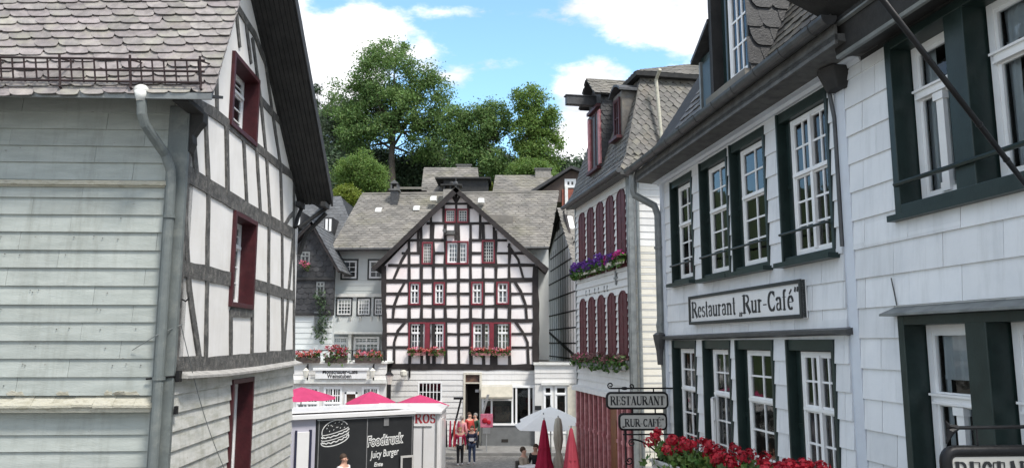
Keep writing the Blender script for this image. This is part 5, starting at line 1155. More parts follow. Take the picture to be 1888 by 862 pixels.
for k in range(9): x = tx(548)+(tx(708)-tx(548))*k/8; m.box(x-.02,x+.02,35.2,35.24,tz(668),tz(668)+.55)
m.tube([(tx(545),35.22,tz(668)+.55),(tx(708),35.22,tz(668)+.55)], .025, 6); m.build('railing', 'iron', tc_)
t = thing('sign_board', 'white double-line sign board with small black lettering over the terrace shopfront', 'sign', TW.p(tx(632), tz(700), .3))
m = MB(); m.wbox(TW, tx(584), tx(678), tz(697), tz(680), .22, .28); m.wbox(TW, tx(580), tx(682), tz(682), tz(677), .2, .34); m.build('panel', 'sign_white', t, bevel=.01)
curve_text('lettering', 'Monschauer-Café', 'sign_ink', t, TW, tx(597), tz(687.5), .26, .285, sx=.86, offset=.006); curve_text('lettering', 'Weinstuben', 'sign_ink', t, TW, tx(606), tz(695.5), .26, .285, sx=.86, offset=.006)
for px in (569, 690):
    t = thing('wall_lantern', 'small white lantern with scrolled iron arm at the %s end of the terrace sign' % ('left' if px < 600 else 'right'), 'lantern', TW.p(tx(px), tz(690), .2), group='lanterns beside the terrace sign')
    m = MB(); m.wbox(TW, tx(px)-.03, tx(px)+.03, tz(700), tz(670), .15, .2); m.tube([TW.p(tx(px),tz(676),.2), TW.p(tx(px),tz(674),.45), TW.p(tx(px),tz(680),.5)], .02, 5); m.build('arm', 'iron', t)
    m = MB(); m.lathe(TW.p(tx(px)+.0,tz(694),.5), [(.08,0),(.14,.3),(.02,.42)], 6); m.build('lamp_housing', 'lamp_glass', t)
for i, (a, b, kk_, lab) in enumerate([(546,590,'petal_coral','orange-red geranium box at the left end of the terrace railing'),(600,640,'petal_red','tall red and pink flower box in the middle of the terrace railing'),(655,703,'petal_coral','coral flower box under the window at the right end of the terrace')]):
    flowers('flower_box', lab, 'flower boxes on the terrace', (tx(a),35.1,tz(658)), (tx(b),35.1,tz(658)), .42 if i != 1 else .75, kk_, n=30, size=.065, petals=14, mix='petal_pink', boxmat='brown_boards', boxh=.25, wid=.25)
# flower boxes of the gable house
for (l, r, lab) in ((150,232,'coral geranium box under the first bottom-row window of the gable house'),(234,310,'coral geranium box under the second bottom-row window of the gable house'),(416,506,'coral geranium box under the third bottom-row window of the gable house'),(506,592,'coral geranium box under the rightmost bottom-row window of the gable house')):
    flowers('flower_box', lab, 'flower boxes on the gable house', HTW.p(hx(l)+.05,hzv(745),.2), HTW.p(hx(r)-.05,hzv(745),.2), .34, 'petal_coral', n=13, size=.075, petals=14, mix='petal_pink', boxmat='column_rose')

# ------------------------------------------------------------------ dark slate house and the house behind it
SW_ = Wall(O=(0,36.5), u=(1,0), n=(0,-1)); sx_ = lambda px: SW_.at(px, 560)[0]; sz_ = lambda py: SW_.at(580, py)[1]
sh = thing('slate_clad_house', 'narrow house hung with dark slates beside the near half-timbered gable', 'house', (sx_(575), 36.5, 0))
m = MB(); bk = MB()
x0, x1, xa = sx_(535), sx_(614), sx_(573)
slates(m, [SW_.p(x0,sz_(580),0), SW_.p(x1,sz_(580),0), SW_.p(x1,sz_(488),0), SW_.p(xa,sz_(420),0), SW_.p(x0,sz_(462),0)], .34, .26, style='round', lift=.03, back=bk, backt=.3, jit=.1)
m.build('slates', 'slate_black', sh, norm=False); bk.build('wall', 'soffit', sh)
m = MB(); boards(m, SW_, x0, x1, 3, sz_(578), .26, d=-.05, t=.025); m.wbox(SW_, x0, x1, 0, sz_(578), -.4, -.06); m.build('boards', 'cool_boards', sh)
m = MB(); bk = MB()
slates(m, [SW_.p(x1+.35,sz_(500),.4), SW_.p(x1+.35,sz_(500),-4), SW_.p(xa,sz_(410),-4), SW_.p(xa,sz_(410),.4)], .3, .24, lift=.02, back=bk, backt=.12)
slates(m, [SW_.p(x0-.5,sz_(470),-4), SW_.p(x0-.5,sz_(470),.4), SW_.p(xa,sz_(410),.4), SW_.p(xa,sz_(410),-4)], .3, .24, lift=.02, back=bk, backt=.12)
m.build('roof', 'slate_blue', sh, norm=False); bk.build('soffit', 'black_timber', sh)
m = MB(); m.wbox(SW_, x0, x1+.05, sz_(516), sz_(511), 0, .12); m.build('band', 'soffit', sh); m = MB(); m.wbox(SW_, x0, x1+.05, sz_(581), sz_(577), 0, .1); m.build('band', 'soffit', sh)
for (px, py, w_, h_) in ((560,478,17,28),(590,533,15,28),(588,592,15,36)):
    window(SW_, sh, sx_(px-w_/2), sx_(px+w_/2), sz_(py+h_/2), sz_(py-h_/2), .05, frame='zinc', cols=1, rows=2, trans=.3, leafs=2, fw=.05)
flowers('flower_box', 'pale pink flower tuft at the upper window of the dark slate house', None, SW_.p(sx_(555),sz_(489),.25), SW_.p(sx_(568),sz_(494),.25), .3, 'petal_pink', n=8, size=.08, petals=14, boxmat='brown_boards')
t = thing('climbing_plant', 'dark green leafy plant hanging beside the lower windows of the slate house', 'plant', SW_.p(sx_(592),sz_(600),.3))
m = MB(); [cards(m, SW_.p(sx_(px),sz_(py),.25), (.35,.2,.4), 60, .08) for px, py in ((592,548),(598,560),(590,610),(600,585),(596,620),(602,600))]; m.build('foliage', 'leaf_dark', t, norm=False)
gh_ = thing('grey_roofed_house', 'far blue-grey slate roof with three small white dormer windows behind the dark slate house', 'house', at(600,420,46).to_tuple())
m = MB(); bk = MB()
slates(m, [at(535,470,44), at(668,470,44), at(628,362,48), at(535,362,48)], .36, .3, lift=.02, back=bk, backt=.15); m.build('roof', 'slate_blue', gh_, norm=False)
slates(bk, [at(668,470,44), at(668,470,44)+Vector((1,9,0)), at(628,362,48)+Vector((0,5,0)), at(628,362,48)], .4, .3, lift=.02, back=bk); bk.build('roof_boarding', 'slate_black', gh_)
m = MB(); q = at(535,470,44.2); m.box(q.x,at(664,470,44.2).x,44.2,50,0,q.z); m.build('wall', 'slate_blue', gh_)
for (px, py, s) in ((588,369,.22),(613,418,.32),(556,408,.34)):
    q = at(px,py,45.6); m = MB(); m.box(q.x-s*.8,q.x+s*.8,44.6,47,q.z-s*1.6,q.z+s*1.3); dd = m.build('dormer', 'slate_black', gh_)
    m = MB(); m.box(q.x-s*.55,q.x-.04,44.55,44.6,q.z-s*1.3,q.z+s); m.box(q.x+.04,q.x+s*.55,44.55,44.6,q.z-s*1.3,q.z+s); m.build('window', 'white_paint', dd)

# ------------------------------------------------------------------ houses up the hill
def hillhouse(name, label, px0, px1, py_e, py_r, Y, dY, roofmat, wallmat, skew=0):
    t = thing(name, label, 'house', at((px0+px1)/2, py_e, Y).to_tuple()); m = MB(); bk = MB()
    slates(m, [at(px0,py_e,Y), at(px1,py_e,Y), at(px1-6+skew,py_r,Y+dY), at(px0+6+skew*.3,py_r,Y+dY)], .45, .34, lift=.03, back=bk, backt=.2); m.build('roof', roofmat, t, norm=False)
    q0, q1 = at(px0+6,py_e,Y+.4), at(px1-6,py_e,Y+.4); bk.box(q0.x,q1.x,Y+.4,Y+dY*2,q0.z-6,q0.z+.05); bk.build('wall', wallmat, t); return t
t = hillhouse('hillside_house', 'grey slate hip roof directly above the gable point on the slope', 776, 886, 362, 309, 56, 4, 'slate_light', 'shop_grey')
chimney(842,868,305,316,60,t,'stone')
q = at(858,340,55.6); m = MB(); m.box(q.x-1.6,q.x+1.7,55.2,57.5,q.z-.6,q.z+.3); m.box(q.x-2.2,q.x+1.9,54.9,57.8,q.z+.3,q.z+.42); m.build('dormer', 'soffit', t)
m = MB(); q = at(823,338,54.0)
t2 = thing('chimney', 'dark brick chimney with flat slate cover just behind the gable tip', 'chimney', (q.x, 42, q.z-2))
q = at(832,350,42.0); m = MB(); m.box(q.x-.45,q.x+.45,42,42.8,q.z-1.2,q.z+.05); m.build('shaft', 'stone', t2)
m = MB(); m.box(q.x-.6,q.x+.6,41.9,42.9,q.z+.25,q.z+.33); [m.box(q.x+a,q.x+a+.1,42,42.7,q.z+.05,q.z+.25) for a in (-.45,-.1,.32)]; m.ball((q.x,42.4,q.z+.42), .16, n=8); m.build('chimney_cap', 'soffit', t2)
t = thing('garden_shed', 'small open shed with low grey-green roof left of the hillside house', 'shed', at(748,350,52).to_tuple())
a, b = at(722,351,52), at(782,351,52)
m = MB(); m.prism([(a.x,51.5,a.z+.0),(b.x,51.5,a.z+.0),(b.x,54,a.z+.5),(a.x,54,a.z+.5)],[(a.x,51.5,a.z+.15),(b.x,51.5,a.z+.15),(b.x,54,a.z+.65),(a.x,54,a.z+.65)]); m.build('roof', 'slate_light', t)
m = MB(); [m.box(a.x+.1+k*(b.x-a.x-.4)/4,a.x+.24+k*(b.x-a.x-.4)/4,52,52.15,a.z-3,a.z+.05) for k in range(5)]; m.box(a.x,b.x,53.5,53.7,a.z-3,a.z+.3); m.build('post', 'black_timber', t)
t = hillhouse('hillside_house', 'long low grey slate roof on the slope right of the gable', 908, 1024, 358, 323, 54, 3.5, 'slate_light', 'shop_grey')
chimney(987,1016,312,330,57,t,'stone')
t = thing('hillside_house', 'brown gable house with brick base and small white window right of the slope', 'house', at(1050,380,50).to_tuple())
QW = Wall(O=(0,50), u=(1,0), n=(0,-1)); q = lambda px, py: QW.at(px, py)
m = MB(); m.wprism(QW, [q(995,372),q(1110,372),q(1110,330),q(1052,314),q(1000,350)], 0, -6); m.build('wall', 'brown_boards', t)
m = MB(); m.wprism(QW, [q(1036,400),q(1110,400),q(1110,349),q(1036,349)], .02, .08); m.build('brick_base', 'brick', t)
m = MB(); m.wprism(QW, [q(978,360),q(1052,313),q(1052,308),q(974,356)], -6.2, .5); m.wprism(QW, [q(1052,313),q(1112,336),q(1114,330),q(1052,308)], -6.2, .5); m.build('roof', 'slate_black', t)
window(QW, t, q(1041,342)[0], q(1062,342)[0], q(1050,346)[1], q(1050,330)[1], .06, cols=1, rows=1, trans=0, leafs=2, fw=.12)
m = MB(); a = q(1044,349); m.wbox(QW, a[0]-.1, a[0]+.1, a[1]-2, a[1]+.2, .08, .2); m.build('downpipe', 'white_dirty', t)

# ================================================================== TREES
def tree(name, label, px, py_top, py_base, Y, blobs, leaf, nclump, per, ls, trunk_r=.35, group='trees on the hillside', limbs=14, spread=1.0, cr=.75, basez=None, cat='tree'):
    """blobs: (px, py, rx_px, ry_px) of the crown's lobes at distance Y"""
    bz = basez if basez is not None else at(px, py_base, Y).z
    x = at(px, py_base, Y).x; t = thing(name, label, cat, (x, Y, bz), 0, group)
    k = Y/F; ends = []; f = MB()
    tot = sum(b[2]*b[3] for b in blobs)
    for (bx_, by_, rx, ry) in blobs:
        c = at(bx_, by_, Y); n = max(3, int(nclump*rx*ry/tot))
        for _ in range(n):
            v = Vector((random.gauss(0,1), random.gauss(0,1), random.gauss(0,1))).normalized()*random.uniform(.35,1)**.6*.93
            q = Vector((c.x+v.x*rx*k, c.y+v.y*rx*k*.8*spread, c.z+v.z*ry*k)); ends.append(q)
            rc = cr*random.uniform(.55,1.3); nl = int(per*1.9*random.uniform(.6,1.3))
            for _ in range(nl):
                w = Vector((random.gauss(0,.5)*rc, random.gauss(0,.5)*rc, random.gauss(0,.34)*rc)); w.z -= .12*(w.x*w.x+w.y*w.y)/rc
                p = q+w; nn = (Vector((random.gauss(0,.7), random.gauss(0,.7), random.gauss(.5,.6)))+v*.4).normalized()
                a = nn.orthogonal().normalized(); a.rotate(Matrix.Rotation(random.uniform(0,6.28),3,nn)); b = nn.cross(a); s = ls*.68*random.uniform(.6,1.4)
                f.add([p-a*s, p-b*s*.5, p+a*s, p+b*s*.5], [(0,1,2,3)])
    m = MB(); top = at(px, py_top, Y); cz = bz+(top.z-bz)*.42
    m.tube([(x,Y,bz-1),(x+.05,Y,bz+.5),(x-.08,Y,(bz+cz)/2),(x+.1,Y,cz),(x,Y,bz+(top.z-bz)*.8)], [trunk_r*1.4,trunk_r,trunk_r*.8,trunk_r*.65,trunk_r*.15], 8)
    random.shuffle(ends)
    for q in ends[:limbs]:
        s0 = Vector((x,Y,bz+(cz-bz)*random.uniform(.45,1.15))); mid = s0.lerp(q,.5)+Vector((0,0,-.12*(q-s0).length*.3)); r0 = trunk_r*random.uniform(.25,.5)
        m.tube([s0, mid, q], [r0, r0*.6, r0*.12], 6)
    m.build('trunk', 'bark', t, smooth=True); f.build('crown', leaf, t, norm=False); return t
tree('broadleaf_tree', 'tall round-crowned tree rising highest above the roofs', 722, 75, 345, 84,
     [(722,150,88,72),(650,185,50,60),(785,190,52,70),(720,215,90,60),(660,250,42,36),(780,262,45,40),(712,98,50,24)], 'leaf_mid', 250, 120, .21, .42, limbs=34, cr=1.25)
tree('broadleaf_tree', 'bluish green tree left of the tall round one at the near house edge', 622, 165, 350, 88, [(622,215,34,44),(600,255,26,44),(640,275,38,36)], 'leaf_blue', 110, 90, .22, .3, limbs=18, cr=1.1)
tree('broadleaf_tree', 'mid-green bushy tree between the tall round tree and the pale columnar one', 885, 178, 345, 80, [(842,235,28,44),(880,235,50,50),(855,262,32,44),(915,225,34,42),(890,295,55,36)], 'leaf_mid', 190, 110, .20, .3, limbs=16, cr=1.0)
tree('broadleaf_tree', 'bright upright tree with a bulging top standing right of the group', 982, 155, 345, 78, [(975,185,34,28),(1000,215,34,22),(975,250,36,44),(1008,270,30,40),(985,310,45,26)], 'leaf_fresh', 150, 110, .19, .3, limbs=14, cr=.95)
tree('conifer', 'dark slender conifer tip peeping past the near roof edge', 580, 135, 350, 92, [(580,170,6,22),(583,215,14,34),(585,270,20,40)], 'leaf_dark', 80, 70, .2, .25, limbs=10, cr=.8)
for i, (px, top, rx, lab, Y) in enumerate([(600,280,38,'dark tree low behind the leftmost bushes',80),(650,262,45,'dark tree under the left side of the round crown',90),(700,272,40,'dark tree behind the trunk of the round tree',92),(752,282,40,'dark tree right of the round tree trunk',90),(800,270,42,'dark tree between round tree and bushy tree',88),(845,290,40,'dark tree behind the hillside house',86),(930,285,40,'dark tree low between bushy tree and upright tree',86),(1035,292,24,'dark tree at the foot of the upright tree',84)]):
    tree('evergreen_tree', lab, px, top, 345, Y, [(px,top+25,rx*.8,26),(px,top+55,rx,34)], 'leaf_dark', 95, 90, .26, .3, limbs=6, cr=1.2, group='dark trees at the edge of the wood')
for i, (px, top) in enumerate(((1050,300),(1064,296),(1078,300),(1092,296),(1108,290))):
    tree('spruce', 'small dark pointed spruce, number %s from the left in the far right row' % ('one two three four five'.split()[i]), px, top, 345, 95, [(px,top+6,4,8),(px,top+18,8,12),(px,top+34,11,14)], 'leaf_dark', 34, 50, .2, .2, limbs=3, cr=.6, group='spruces on the skyline')
tree('shrub', 'large light green rounded bush above the grey roof at left', 664, 276, 372, 60, [(668,312,46,34),(640,320,26,26),(690,330,30,26)], 'leaf_fresh', 150, 90, .11, .14, group='bushes on the slope', limbs=8, cr=.6, cat='bush')
tree('shrub', 'yellow-green bush low at the left edge of the slope', 642, 340, 385, 56, [(640,358,24,18),(660,366,20,14),(622,368,16,18)], 'leaf_yellow', 80, 80, .10, .1, group='bushes on the slope', limbs=5, cr=.45, cat='bush')
tree('shrub', 'pale green bush in front of the upright tree', 975, 290, 335, 66, [(965,310,32,16),(1000,312,24,16)], 'leaf_fresh', 70, 70, .13, .12, group='bushes on the slope', limbs=5, cr=.6, cat='bush')
tree('shrub', 'small yellow-green bush right of the hillside house roof', 896, 335, 365, 58, [(896,347,16,12)], 'leaf_yellow', 36, 70, .1, .1, group='bushes on the slope', limbs=4, cr=.4, cat='bush')
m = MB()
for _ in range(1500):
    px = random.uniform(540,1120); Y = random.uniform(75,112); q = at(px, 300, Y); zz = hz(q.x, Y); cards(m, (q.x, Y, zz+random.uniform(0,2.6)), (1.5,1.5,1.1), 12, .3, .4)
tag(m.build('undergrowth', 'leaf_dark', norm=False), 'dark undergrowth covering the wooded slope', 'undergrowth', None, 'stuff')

# ================================================================== SQUARE: PARASOLS, TRAILERS, FURNITURE
def parasol(name, label, px, py, Y, w, drop, mat, group, rz=0, sides=8, zb=0):
    q = at(px, py, Y); t = thing(name, label, 'parasol', (q.x, Y, zb), rz, group); h = q.z-zb
    m = MB(); m.local = True; vs = []; fs = []
    n = sides; rings = [(0,0),(w*.33,-drop*.28),(w*.70,-drop*.66),(w,-drop)]
    for j, (r, z) in enumerate(rings):
        for k in range(n*2):
            a = 2*math.pi*k/(n*2)+math.pi/n; rr_ = r*(1 if k % 2 == 0 else (math.cos(math.pi/n)*.985)); vs.append((rr_*math.cos(a), rr_*math.sin(a), h+z-(.03*r if k % 2 else 0)))
    N_ = n*2
    for j in range(3):
        for k in range(N_): fs.append((j*N_+k, j*N_+(k+1) % N_, (j+1)*N_+(k+1) % N_, (j+1)*N_+k))
    m.add(vs, fs); o = m.build('canopy', mat, t, norm=False)
    sl = o.modifiers.new('thick', 'SOLIDIFY'); sl.thickness = .006
    m = MB(); m.local = True; m.tube([(0,0,0),(0,0,h+.06)], .024, 8); m.lathe((0,0,0), [(.28,0),(.28,.05),(.05,.1),(.04,.3)], 14)
    m.build('pole', 'alu', t)
    m = MB(); m.local = True
    for k in range(n): a = 2*math.pi*k/n+math.pi/n; m.tube([(0,0,h-.12),(w*.97*math.cos(a),w*.97*math.sin(a),h-drop-.02)], .008, 4)
    m.build('ribs', 'alu', t); return t
G1 = 'open pink parasols on the square'
parasol('parasol', 'pink parasol farthest left, partly behind the near house', 556, 713, 29, 1.35, .42, 'pink_fabric', G1, .2)
parasol('parasol', 'pink parasol in the middle above the food truck, beside the lamp post', 684, 721, 31, 1.05, .45, 'pink_fabric', G1, .1)
parasol('parasol', 'pink parasol farthest right above the white trailer', 775, 727, 31, 1.18, .42, 'pink_fabric', G1, .35)
G2 = 'open white parasols on the square'
parasol('parasol', 'upper white parasol spread over the cafe tables', 1015, 749, 29.5, 1.62, .58, 'white_fabric', G2, .0, 4)
parasol('parasol', 'lower white parasol corner jutting left beneath the other white one', 1002, 763, 28.2, 1.35, .46, 'white_fabric', G2, .1, 4)
def closed_parasol(label, px, py, Y, w, mat, twist=False, ln=2.2):
    q = at(px, py, Y); t = thing('closed_parasol', label, 'parasol', (q.x, Y, 0), random.random(), 'closed parasols by the tables'); h = q.z
    m = MB(); m.local = True; n = 24; prof = [(.015,0),(.05,-.06),(.085,-.25),(w*.45,-.5),(w*.62,-.9),(w*.8,-1.3),(w*1.0,-ln*.86),(w*1.02,-ln)] if not twist else [(.02,0),(.10,-.06),(.14,-.3),(.15,-.7),(.10,-1.0),(.07,-1.12),(.13,-1.3),(.2,-1.6),(.2,-ln)]
    vs = []; fs = []
    for j, (r, z) in enumerate(prof):
        for k in range(n): a = 2*math.pi*k/n+(j*.22 if twist else 0); f = 1+.22*math.sin(k*2*math.pi*8/n+.3*j)*min(1, j*.35); vs.append((r*f*math.cos(a), r*f*math.sin(a), h+z))
    for j in range(len(prof)-1):
        for k in range(n): fs.append((j*n+k, j*n+(k+1) % n, (j+1)*n+(k+1) % n, (j+1)*n+k))
    m.add(vs, fs); m.build('canopy', mat, t, norm=False, smooth=True)
    m = MB(); m.local = True; m.tube([(0,0,0),(0,0,h+.05)], .024, 8); m.lathe((0,0,0), [(.26,0),(.26,.06),(.04,.1)], 12); m.build('pole', 'alu', t)
    m = MB(); m.local = True; r = prof[4][0]*1.04; m.lathe((0,0,h+prof[4][1]-.02), [(r,0),(r,.05)], 16); m.build('strap', mat, t)
closed_parasol('deep crimson closed parasol, leftmost of the three closed ones', 1003, 772, 25.5, .27, 'crimson_fabric', ln=1.75)
closed_parasol('cream closed parasol twisted at its waist between the two red ones', 1029, 768, 26.0, .2, 'cream_fabric', True, ln=1.9)
closed_parasol('faded red closed parasol, rightmost and nearest of the closed ones', 1053, 787, 22.5, .28, 'dusty_red_fabric', ln=1.9)

# food truck
fL = at(545,778,22.2); FT = Wall(O=(fL.x, fL.y), u=(math.cos(R(30)), math.sin(R(30))), n=(0,-1))
tr = thing('food_truck', 'food truck with black chalkboard side wall and white roof', 'food truck', (fL.x, fL.y, 0))
s0, s1 = FT.s_(583,800), FT.s_(763,800); zt = FT.z_(763,762)
m = MB(); m.wbox(FT, s0, s1, .35, zt, -2.0, 0); m.build('body', 'chalkboard', tr, bevel=.02)
m = MB(); m.wbox(FT, s0-1.0, s0-.005, .35, zt, -2.0, -.03); m.build('body', 'trailer_lilac', tr, bevel=.02)
m = MB(); m.wbox(FT, s0-.55, s0-.2, .8, zt-.35, -.03, .02); m.build('door', 'trailer_white', tr, bevel=.01)
m = MB(); m.wbox(FT, s0-.6, s0-.55, .6, zt-.3, -.03, .03); m.wbox(FT, s0-.2, s0-.13, .6, zt-.3, -.03, .03); m.build('door_frame', 'cloth_navy', tr)
m = MB(); m.wbox(FT, s0-1.2, s1+.02, zt, zt+.13, -2.1, .12); m.wbox(FT, s0-1.15, s1-.3, zt+.17, zt+.2, -1.9, -.0); m.build('roof', 'trailer_white', tr, bevel=.02)
for s in (s0+.4, s1-.6):
    m = MB(); m.prism([FT.p(s+.33*math.cos(a*.3927), .33+.33*math.sin(a*.3927), .02) for a in range(16)], [FT.p(s+.33*math.cos(a*.3927), .33+.33*math.sin(a*.3927), -.2) for a in range(16)]); m.build('wheel', 'iron', tr)
curve_text('lettering', 'Foodtruck', 'chalk', tr, FT, FT.s_(676,820), FT.z_(676,822), .40, .006, sx=.66, shear=.2, offset=.03, rot=.05)
curve_text('lettering', 'Foodtruck', 'chalkboard', tr, FT, FT.s_(676,820), FT.z_(676,822), .40, .012, sx=.66, shear=.2, offset=-.002, rot=.05)
curve_text('lettering', 'Juicy Burger', 'chalk', tr, FT, FT.s_(683,845), FT.z_(683,844), .30, .006, sx=.6, shear=.25, offset=.003, rot=.06)
curve_text('lettering', 'Ente', 'chalk', tr, FT, FT.s_(689,858), FT.z_(689,859), .17, .006, sx=.9, shear=.2, offset=.004)
m = MB()   # chalk burger drawing
def el(cx, cy, rx, ry, a0, a1, w=.02, wig=0, rot=.25):
    P = []
    for i in range(25):
        a = R(a0+(a1-a0)*i/24); x = rx*math.cos(a); y = ry*math.sin(a)+wig*math.sin(i*1.9); P.append((cx+x*math.cos(rot)-y*math.sin(rot), cy+x*math.sin(rot)+y*math.cos(rot)))
    m.wbeam(FT, P, w, .001, .006)
bc, bcz = FT.s_(618,800), FT.z_(618,800); sc_ = .40
el(bc, bcz+.10, .40, .30, 15, 195); el(bc, bcz+.10, .40, .05, 180, 360); el(bc, bcz+.04, .42, .07, 180, 360, .03, .015); el(bc, bcz-.04, .42, .08, 180, 360, .02); el(bc, bcz-.10, .40, .10, 180, 360, .03, .02); el(bc, bcz-.14, .42, .16, 170, 370, .025)
for k in range(14): x = bc-.26+.04*k; y = bcz+.17+.1*math.sin(k*2.3)+.008*k; m.wbeam(FT, [(x,y),(x+.02,y+.03)], .015, .001, .006)
m.build('burger_drawing', 'chalk', tr)
m = MB(); a, b = FT.s_(737,845), FT.s_(761,845); c = FT.z_(750,838)
m.wbox(FT,a,b,c-.06,c,.05,.09); m.wbox(FT,a,a+.06,.9,c-.06,.05,.09); m.wbox(FT,b-.06,b,.9,c-.06,.05,.09); mb_ = m.build('menu_board', 'planter_grey', tr); m = MB(); m.wbox(FT,a+.06,b-.06,.9,c-.06,.05,.07); m.build('panel', 'chalkboard', mb_)
for s in (s0+.06, (s0+s1)/2, s1-.07):
    m = MB(); m.wbox(FT, s, s+.025, .4, zt-.02, .0, .012); m.build('seam', 'board_grey', tr)
m = MB(); m.wbox(FT, s0+.02, s1-.02, zt-.06, zt-.03, .0, .03); m.build('hinge', 'alu', tr)
m = MB(); m.wbox(FT, FT.s_(707,790), FT.s_(716,790), FT.z_(710,784), FT.z_(710,770), .002, .03); m.build('hook_plate', 'board_grey', tr)

# white trailer beyond it
Yt = 26.4; a, b = at(735,762,Yt), at(812,762,Yt); ztr = a.z
wt = thing('snack_trailer', 'white snack trailer with red ROS lettering behind the food truck', 'trailer', ((a.x+b.x)/2, Yt, 0))
PW = Wall(O=(0,Yt), u=(1,0), n=(0,-1))
m = MB(); m.box(a.x-1.2,b.x,Yt,Yt+2.3,.3,ztr); m.build('body', 'trailer_white', wt, bevel=.04)
m = MB(); m.box(a.x-1.3,b.x+.05,Yt-.12,Yt+2.4,ztr,ztr+.10); m.hexa([(a.x-1.2,Yt,ztr+.1),(b.x,Yt,ztr+.1),(b.x,Yt+2.3,ztr+.1),(a.x-1.2,Yt+2.3,ztr+.1)],[(a.x-1.0,Yt+.25,ztr+.2),(b.x-.2,Yt+.25,ztr+.2),(b.x-.2,Yt+2.0,ztr+.2),(a.x-1.0,Yt+2.0,ztr+.2)]); m.build('roof', 'trailer_white', wt, bevel=.02)
m = MB(); x = at(780,800,Yt).x; m.box(x-.02,x+.02,Yt-.02,Yt+.0,.35,ztr-.4); m.box(a.x-.1,x+.3,Yt-.03,Yt,ztr-.42,ztr-.40); m.box(b.x-.16,b.x-.10,Yt-.03,Yt,.35,ztr-.02); m.build('trim', 'alu', wt)
m = MB(); m.box(b.x,b.x+.02,Yt+.3,Yt+1.2,.6,ztr-.2); m.build('door', 'trailer_white', wt)
m = MB(); letters(m, PW, 'ROS', at(765,770,Yt).x, at(803,770,Yt).x, at(780,779,Yt).z, .31, .004); m.build('lettering', 'sign_ink_red', wt, norm=False)
for xx in (a.x+.2, b.x-.8):
    m = MB(); m.prism([(xx+.3*math.cos(k*.3927), Yt-.01, .3+.3*math.sin(k*.3927)) for k in range(16)], [(xx+.3*math.cos(k*.3927), Yt+.2, .3+.3*math.sin(k*.3927)) for k in range(16)]); m.build('wheel', 'iron', wt)

# lamp post and wall lantern
q = at(718,690,33); t = thing('street_lamp', 'old-style black street lamp standing between the terrace cafe and the gable house', 'street lamp', (q.x,33,0))
m = MB(); m.local = True; h = q.z; m.lathe((0,0,0), [(.14,0),(.12,.4),(.06,.5),(.045,1.2),(.04,h-.5),(.07,h-.48),(.05,h-.4)], 10); m.build('pole', 'iron', t)
m = MB(); m.local = True; m.lathe((0,0,h-.4), [(.09,0),(.17,.38)], 6); m.build('lamp_glass', 'lamp_glass', t)
m = MB(); m.local = True; m.lathe((0,0,h-.02), [(.2,0),(.12,.08),(.03,.16),(.02,.22)], 6); m.build('lamp_hood', 'iron', t)
t = thing('wall_lantern', 'white glass lantern on an iron arm under the left corner of the half-timbered gable', 'lantern', HTW.p(gx(750), gz(690), .3))
m = MB(); m.wbox(HTW, gx(753), gx(756), gz(695), gz(676), .03, .08); m.tube([HTW.p(gx(754),gz(682),.05), HTW.p(gx(750),gz(682),.3), HTW.p(gx(745),gz(684),.35)], .02, 5); m.build('arm', 'iron', t)
m = MB(); m.lathe(HTW.p(gx(745),gz(694),.35), [(.1,0),(.16,.1),(.16,.28),(.05,.34)], 8); m.build('lamp_housing', 'lamp_glass', t)
# signs at the shop door
q = at(897,806,34.6); t = thing('easel_sign', 'pink ice-cream poster on a stand beside the dark shop door', 'sign', (q.x,34.6,0), .1)
m = MB(); m.local = True; m.box(-.28,.28,-.02,.02,1.15,1.75); m.build('poster', 'petal_pink', t, bevel=.03)
m = MB(); m.local = True; m.ball((-.08,-.03,1.45), .12, 1,.3,1,8); m.ball((.1,-.03,1.38), .1, 1,.3,1,8); m.build('picture', 'petal_red', t)
m = MB(); m.local = True; m.tube([(0,0,.05),(0,0,1.15)], .025, 6); m.box(-.3,.3,-.2,.2,0,.05); m.box(-.16,.16,-.06,.06,.9,1.15); m.build('stand', 'alu', t)
q = at(893,780,35.6); t = thing('leaning_board', 'narrow dark board leaning on the shop wall by the door', 'board', (q.x,35.6,0))
m = MB(); m.local = True; m.hexa([(-.55,0,.2),(-.43,0,.2),(-.43,.04,.2),(-.55,.04,.2)],[(.1,.3,2.5),(.22,.3,2.5),(.22,.34,2.5),(.1,.34,2.5)]); m.build('board', 'board_grey', t)
q = at(846,775,35.5); t = thing('leaning_board', 'dark slanting bar with a flat top left of the shop doorway', 'board', (q.x,35.5,0))
m = MB(); m.local = True; m.tube([(-.35,0,.5),(.1,0,2.35)], .05, 6); m.box(-.25,.2,-.03,.03,2.3,2.4); m.build('bar', 'iron', t)
# clothes rack with red coats beside the trailer
q = at(830,810,33); t = thing('clothes_rack', 'rack hung with dark red garments just right of the white trailer', 'clothes rack', (q.x,33,0))
m = MB(); m.local = True; m.tube([(-.45,0,0),(-.45,0,1.7),(.45,0,1.7),(.45,0,0)], .02, 6); m.build('rack', 'alu', t)
for k in range(5):
    m = MB(); m.local = True; x = -.36+.18*k; m.hexa([(x-.05,-.22,.55),(x+.05,-.22,.55),(x+.06,.22,.5),(x-.06,.22,.5)],[(x-.02,-.14,1.6),(x+.02,-.14,1.6),(x+.02,.14,1.6),(x-.02,.14,1.6)]); m.build('garment', ['cloth_crimson','cloth_black','cloth_crimson','cloth_red','cloth_crimson'][k], t, bevel=.03)
# kerb line in front of the shops
m = MB(); m.box(-22,3.4,34.1,34.3,0,.12); m.box(-22,3.4,34.3,44,0,.12-.004); tag(m.build('pavement', 'pavement'), 'raised pavement with kerb along the shop fronts', None, None, 'structure')

